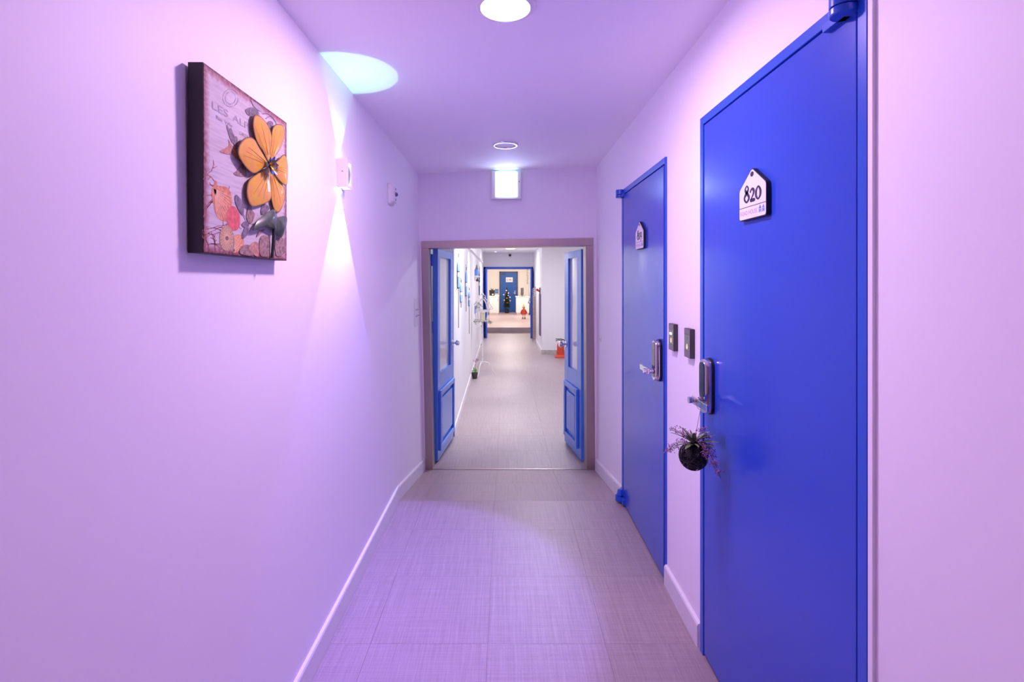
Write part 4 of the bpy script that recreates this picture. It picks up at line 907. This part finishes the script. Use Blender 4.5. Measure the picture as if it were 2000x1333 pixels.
# ---------------------------------------------------- far room
d5 = root('door_5', (0.15, 23, FZ), 'dark blue door with a white notice at the very end of the view', 'door', kind='structure')
xa, xb, zt = -.265, .560, 1.83
mb = MB(); mb.box(xa, xa + .05, 22.96, 23.02, FZ, zt); mb.box(xb - .05, xb, 22.96, 23.02, FZ, zt); mb.box(xa, xb, 22.96, 23.02, zt - .05, zt); mb.build('door_frame', mat('dark_frame', (.06, .07, .14), .5), d5)
M_FARB = mat('far_door_blue', (0.012, 0.10, 0.42), 0.4)
mb = MB(); mb.box(xa + .05, xb - .05, 22.975, 23.01, FZ + .006, zt - .05); lf = mb.build('door_leaf', M_FARB, d5)
mb = MB(); mb.box(xa + .07, xa + .27, 22.94, 22.975, zt - .13, zt - .085); mb.build('door_closer', mat('closer', (.02, .05, .18), .4), d5)
mb = MB(); mb.box(xb - .16, xb - .10, 22.93, 22.975, .82, .98); mb.tube([(xb - .13, 22.94, .87), (xb - .22, 22.93, .87)], .012, 8); mb.build('door_lock', M_CHROME, d5, bevel=.01)
r = root('door_notice', (.18, 22.97, 1.35), 'white rectangular notice taped on the dark blue door', 'notice')
a, b = P(988, 551.5, 22.97), P(1001.5, 542, 22.97)
mb = MB(); mb.box(a.x, b.x, 22.968, 22.9745, a.z, b.z); mb.build('sheet', M_PLATE, r)
mb = MB(); mb.box(a.x + .06, a.x + .085, 22.966, 22.968, a.z + .05, a.z + .14); mb.box(a.x + .14, a.x + .24, 22.966, 22.968, a.z + .08, a.z + .13); mb.build('printed_marks', M_GINK, r)
# christmas tree
tx, ty = .065, 22.3
r = root('christmas_tree', (tx, ty, FZ), 'small decorated christmas tree in front of the far blue door', 'christmas tree')
mb = MB(); mb.tube([(tx, ty, FZ + .02), (tx, ty, 1.10)], [.02, .006], 8); mb.build('trunk', M_TWIG, r)
mb = MB(); mb.lathe((tx, ty, FZ), [(.09, 0), (.10, .16), (.08, .16)], 16); mb.build('pot', M_BLACK, r, smooth=True)
mb = MB()
for i in range(900):
    f = random.random() ** .6; z = 1.15 - f * .85; rr = .03 + .15 * f; t = random.uniform(0, 6.28); dv = Vector((math.cos(t), math.sin(t), -.35)); p = Vector((tx, ty, z)); q = p + dv * rr * random.uniform(.75, 1.05); sdv = Vector((-math.sin(t), math.cos(t), 0)) * .014
    m_ = p.lerp(q, .6); mb.add([p.lerp(q, .2), m_ - sdv, q, m_ + sdv, m_ + Vector((0, 0, .012))], [(0, 1, 4), (1, 2, 4), (2, 3, 4), (3, 0, 4), (3, 2, 1, 0)])
tag(mb.build('needles', mat('fir_green', (.015, .035, .015), .7), r), kind='stuff')
for (u, v, m) in ((989, 568, 'w'), (993, 573, 'w'), (992.5, 577.5, 'g'), (996, 581, 'w'), (996.5, 588, 'g'), (990, 583, 'o'), (988, 572, 'r'), (984, 576, 'w'), (991, 592, 'r'), (985, 587, 'g')):
    c = P(u, v, ty - .16); mb = MB(); mb.ball(c, .030, 12)
    mb.build('bauble', {'w': mat('bauble_pearl', (.85, .80, .72), .3), 'g': mat('bauble_gold', (.75, .60, .30), .25, .6), 'o': mat('bauble_orange', (.7, .25, .05), .3), 'r': mat('bauble_red', (.5, .03, .02), .3)}[m], r, smooth=True)
# cabinets
M_CAB = mat('cabinet_white', (0.74, 0.68, 0.70), .4)
def cabinet(x0, x1, y0, y1, zt, label, nd):
    r = root('white_cabinet', ((x0 + x1) / 2, y0, FZ), label, 'cabinet')
    mb = MB(); mb.box(x0, x1, y0 + .02, y1, FZ + .08, zt - .03); mb.box(x0 + .02, x1 - .02, y0 + .05, y1, FZ, FZ + .08); mb.build('body', M_CAB, r)
    mb = MB(); mb.box(x0 - .015, x1 + .015, y0 - .01, y1, zt - .03, zt); mb.build('top', M_FARW, r, bevel=.004)
    for k in range(nd):
        a = x0 + (x1 - x0) * k / nd + .004; b = x0 + (x1 - x0) * (k + 1) / nd - .004
        mb = MB(); mb.box(a, b, y0, y0 + .0195, FZ + .09, zt - .04); dr = mb.build('cabinet_door', M_CAB, r, bevel=.003)
        mb = MB(); mb.box(b - .03, b - .02, y0 - .015, y0, zt - .22, zt - .10); mb.build('handle', M_STEEL, dr)
cabinet(-.66, -.275, 20.9, 22.0, .80, 'white cabinet carrying a black planter, left of the far blue door', 1)
cabinet(.445, .98, 21.0, 22.2, .76, 'white counter carrying a dark monitor, right of the far blue door', 1)
# black planter with plant
c = P(961, 577, 21.0)
r = root('black_planter', (c.x, 21.1, .80), 'black square planter with a leafy green plant on the left cabinet', 'planter')
mb = MB(); mb.rings([[(c.x + a * .10, 21.1 + b * .10, .80) for a, b in ((-1, -1), (1, -1), (1, 1), (-1, 1))], [(c.x + a * .115, 21.1 + b * .115, 1.03) for a, b in ((-1, -1), (1, -1), (1, 1), (-1, 1))], [(c.x + a * .10, 21.1 + b * .10, 1.03) for a, b in ((-1, -1), (1, -1), (1, 1), (-1, 1))], [(c.x + a * .095, 21.1 + b * .095, 1.0) for a, b in ((-1, -1), (1, -1), (1, 1), (-1, 1))]]); mb.build('pot', M_BLACK, r)
mb = MB(); mb.prism([(c.x + .03 + q[0], .86 + q[1]) for q in rrect(.06, .05, .015)], lambda a, b, t: (a, 20.988 - t, b), 0, .003); mb.build('white_emblem', M_BUOYW, r)
for k in range(9):
    t = random.uniform(0, 6.28); l = random.uniform(.10, .17); dv = Vector((math.cos(t), math.sin(t), 0)); sdv = Vector((-math.sin(t), math.cos(t), 0)); rs = []
    for j in range(5):
        s = j / 4; p = Vector((c.x, 21.1, 1.0)) + dv * l * s * .7 + Vector((0, 0, l * (1.2 * s - .5 * s * s))); ww = .018 * math.sin(math.pi * (.1 + .85 * s)); rs.append([p - sdv * ww, p - Vector((0, 0, .003)), p + sdv * ww, p + Vector((0, 0, .002))])
    mb = MB(); mb.rings(rs); mb.build('leaf', mat('planter_leaf', (.16, .28, .08), .5), r, smooth=True)
# blue sign on the far wall
a, b = P(967, 573.5, 22.98), P(973.5, 565, 22.98)
r = root('blue_wall_panel', ((a.x + b.x) / 2, 23, a.z), 'small blue panel on the far wall beside the black planter', 'panel')
mb = MB(); mb.box(a.x, b.x, 22.975, 22.9995, a.z, b.z); mb.build('board', mat('panel_blue', (.12, .25, .60), .5), r, bevel=.003)
mb = MB(); mb.box(a.x + .02, b.x - .02, 22.972, 22.975, (a.z + b.z) / 2 - .01, (a.z + b.z) / 2 + .01); mb.build('pale_stripe', mat('panel_stripe', (.3, .42, .7), .5), r)
# monitor seen from the side
r = root('desk_monitor', (.70, 21.4, .76), 'dark monitor seen edge on, standing on the right counter', 'monitor')
mb = MB(); mb.obox((.70, 21.35), (.25, .97, 0), (.97, -.25, 0), -.2, .2, -.015, .02, .82, 1.12); mb.build('screen_housing', M_DARKP, r, bevel=.006)
mb = MB(); mb.box(.69, .72, 21.33, 21.38, .77, .9); mb.build('neck', M_DARKP, r)
mb = MB(); mb.box(.60, .82, 21.25, 21.45, .7605, .775); mb.build('foot', M_DARKP, r, bevel=.004)
# doll
gx, gy = P(1023, 600, 18.9).x, 18.9
r = root('christmas_doll', (gx, gy, FZ), 'standing christmas doll in a red coat with pale boots by the counter', 'doll')
mb = MB()
for s in (-1, 1): mb.tube([(gx + s * .04, gy, FZ + .05), (gx + s * .035, gy, FZ + .20)], [.024, .030], 10)
mb.build('legs', mat('doll_cream', (.72, .62, .52), .7), r, smooth=True)
for s in (-1, 1):
    mb = MB(); mb.rings([[(gx + s * .04 + a * k, gy - .015 + b * k, FZ + z) for a, b in rrect(.06, .09, .025, 3)] for z, k in ((.0, 1), (.03, 1), (.055, .7))]); mb.build('boot', mat('doll_boot', (.14, .08, .06), .7), r, smooth=True)
mb = MB(); mb.lathe((gx, gy, FZ + .16), [(.09, 0), (.095, .02), (.075, .10), (.050, .18), (.028, .205)], 18); mb.build('coat', mat('doll_red', (.45, .05, .03), .8), r, smooth=True)
for s in (-1, 1):
    mb = MB(); mb.tube([(gx + s * .045, gy, FZ + .34), (gx + s * .09, gy - .01, FZ + .27), (gx + s * .115, gy - .03, FZ + .19)], [.022, .024, .018], 10); mb.build('sleeve', mat('doll_red', (0, 0, 0)), r, smooth=True)
mb = MB(); mb.ball((gx, gy, FZ + .41), .050, 16); mb.build('head', mat('doll_skin', (.35, .22, .16), .7), r, smooth=True)
mb = MB(); mb.lathe((gx - .005, gy, FZ + .435), [(.054, 0), (.052, .02), (.030, .05), (.012, .09), (.003, .12)], 14); mb.build('hat', mat('doll_straw', (.66, .50, .26), .8), r, smooth=True)
# garland hanging by the right jamb
gx, gy = P(1030, 540, 17.5).x, 17.5
r = root('hanging_garland', (gx, gy, hz(556, gy)), 'thin green garland hanging beside the far room door leaf', 'garland')
mb = MB(); mb.tube([(gx, gy, hz(556, gy)), (gx, gy, 2.40)], .006, 6); mb.build('string', M_TWIG, r)
mb = MB()
for k in range(14): foliage_blob(mb, Vector((gx + random.uniform(-.015, .015), gy, hz(554 - k * 2.3, gy))), .035, 5, .025)
tag(mb.build('leaves', M_GREY, r), kind='stuff')
# far room lamp
downlight(0.15, 20.3, 2.401, 0.12, 'round warm ceiling light in the far room', P_WARM, C_WARM, mat('warm_lamp', (1, 1, 1), .5, emit=(1, .9, .8), estr=5), None)
downlight(0.15, 16.6, 2.401, 0.12, 'round warm ceiling light just inside the far room', P_WARM * .7, C_WARM, MATS['warm_lamp'], None)
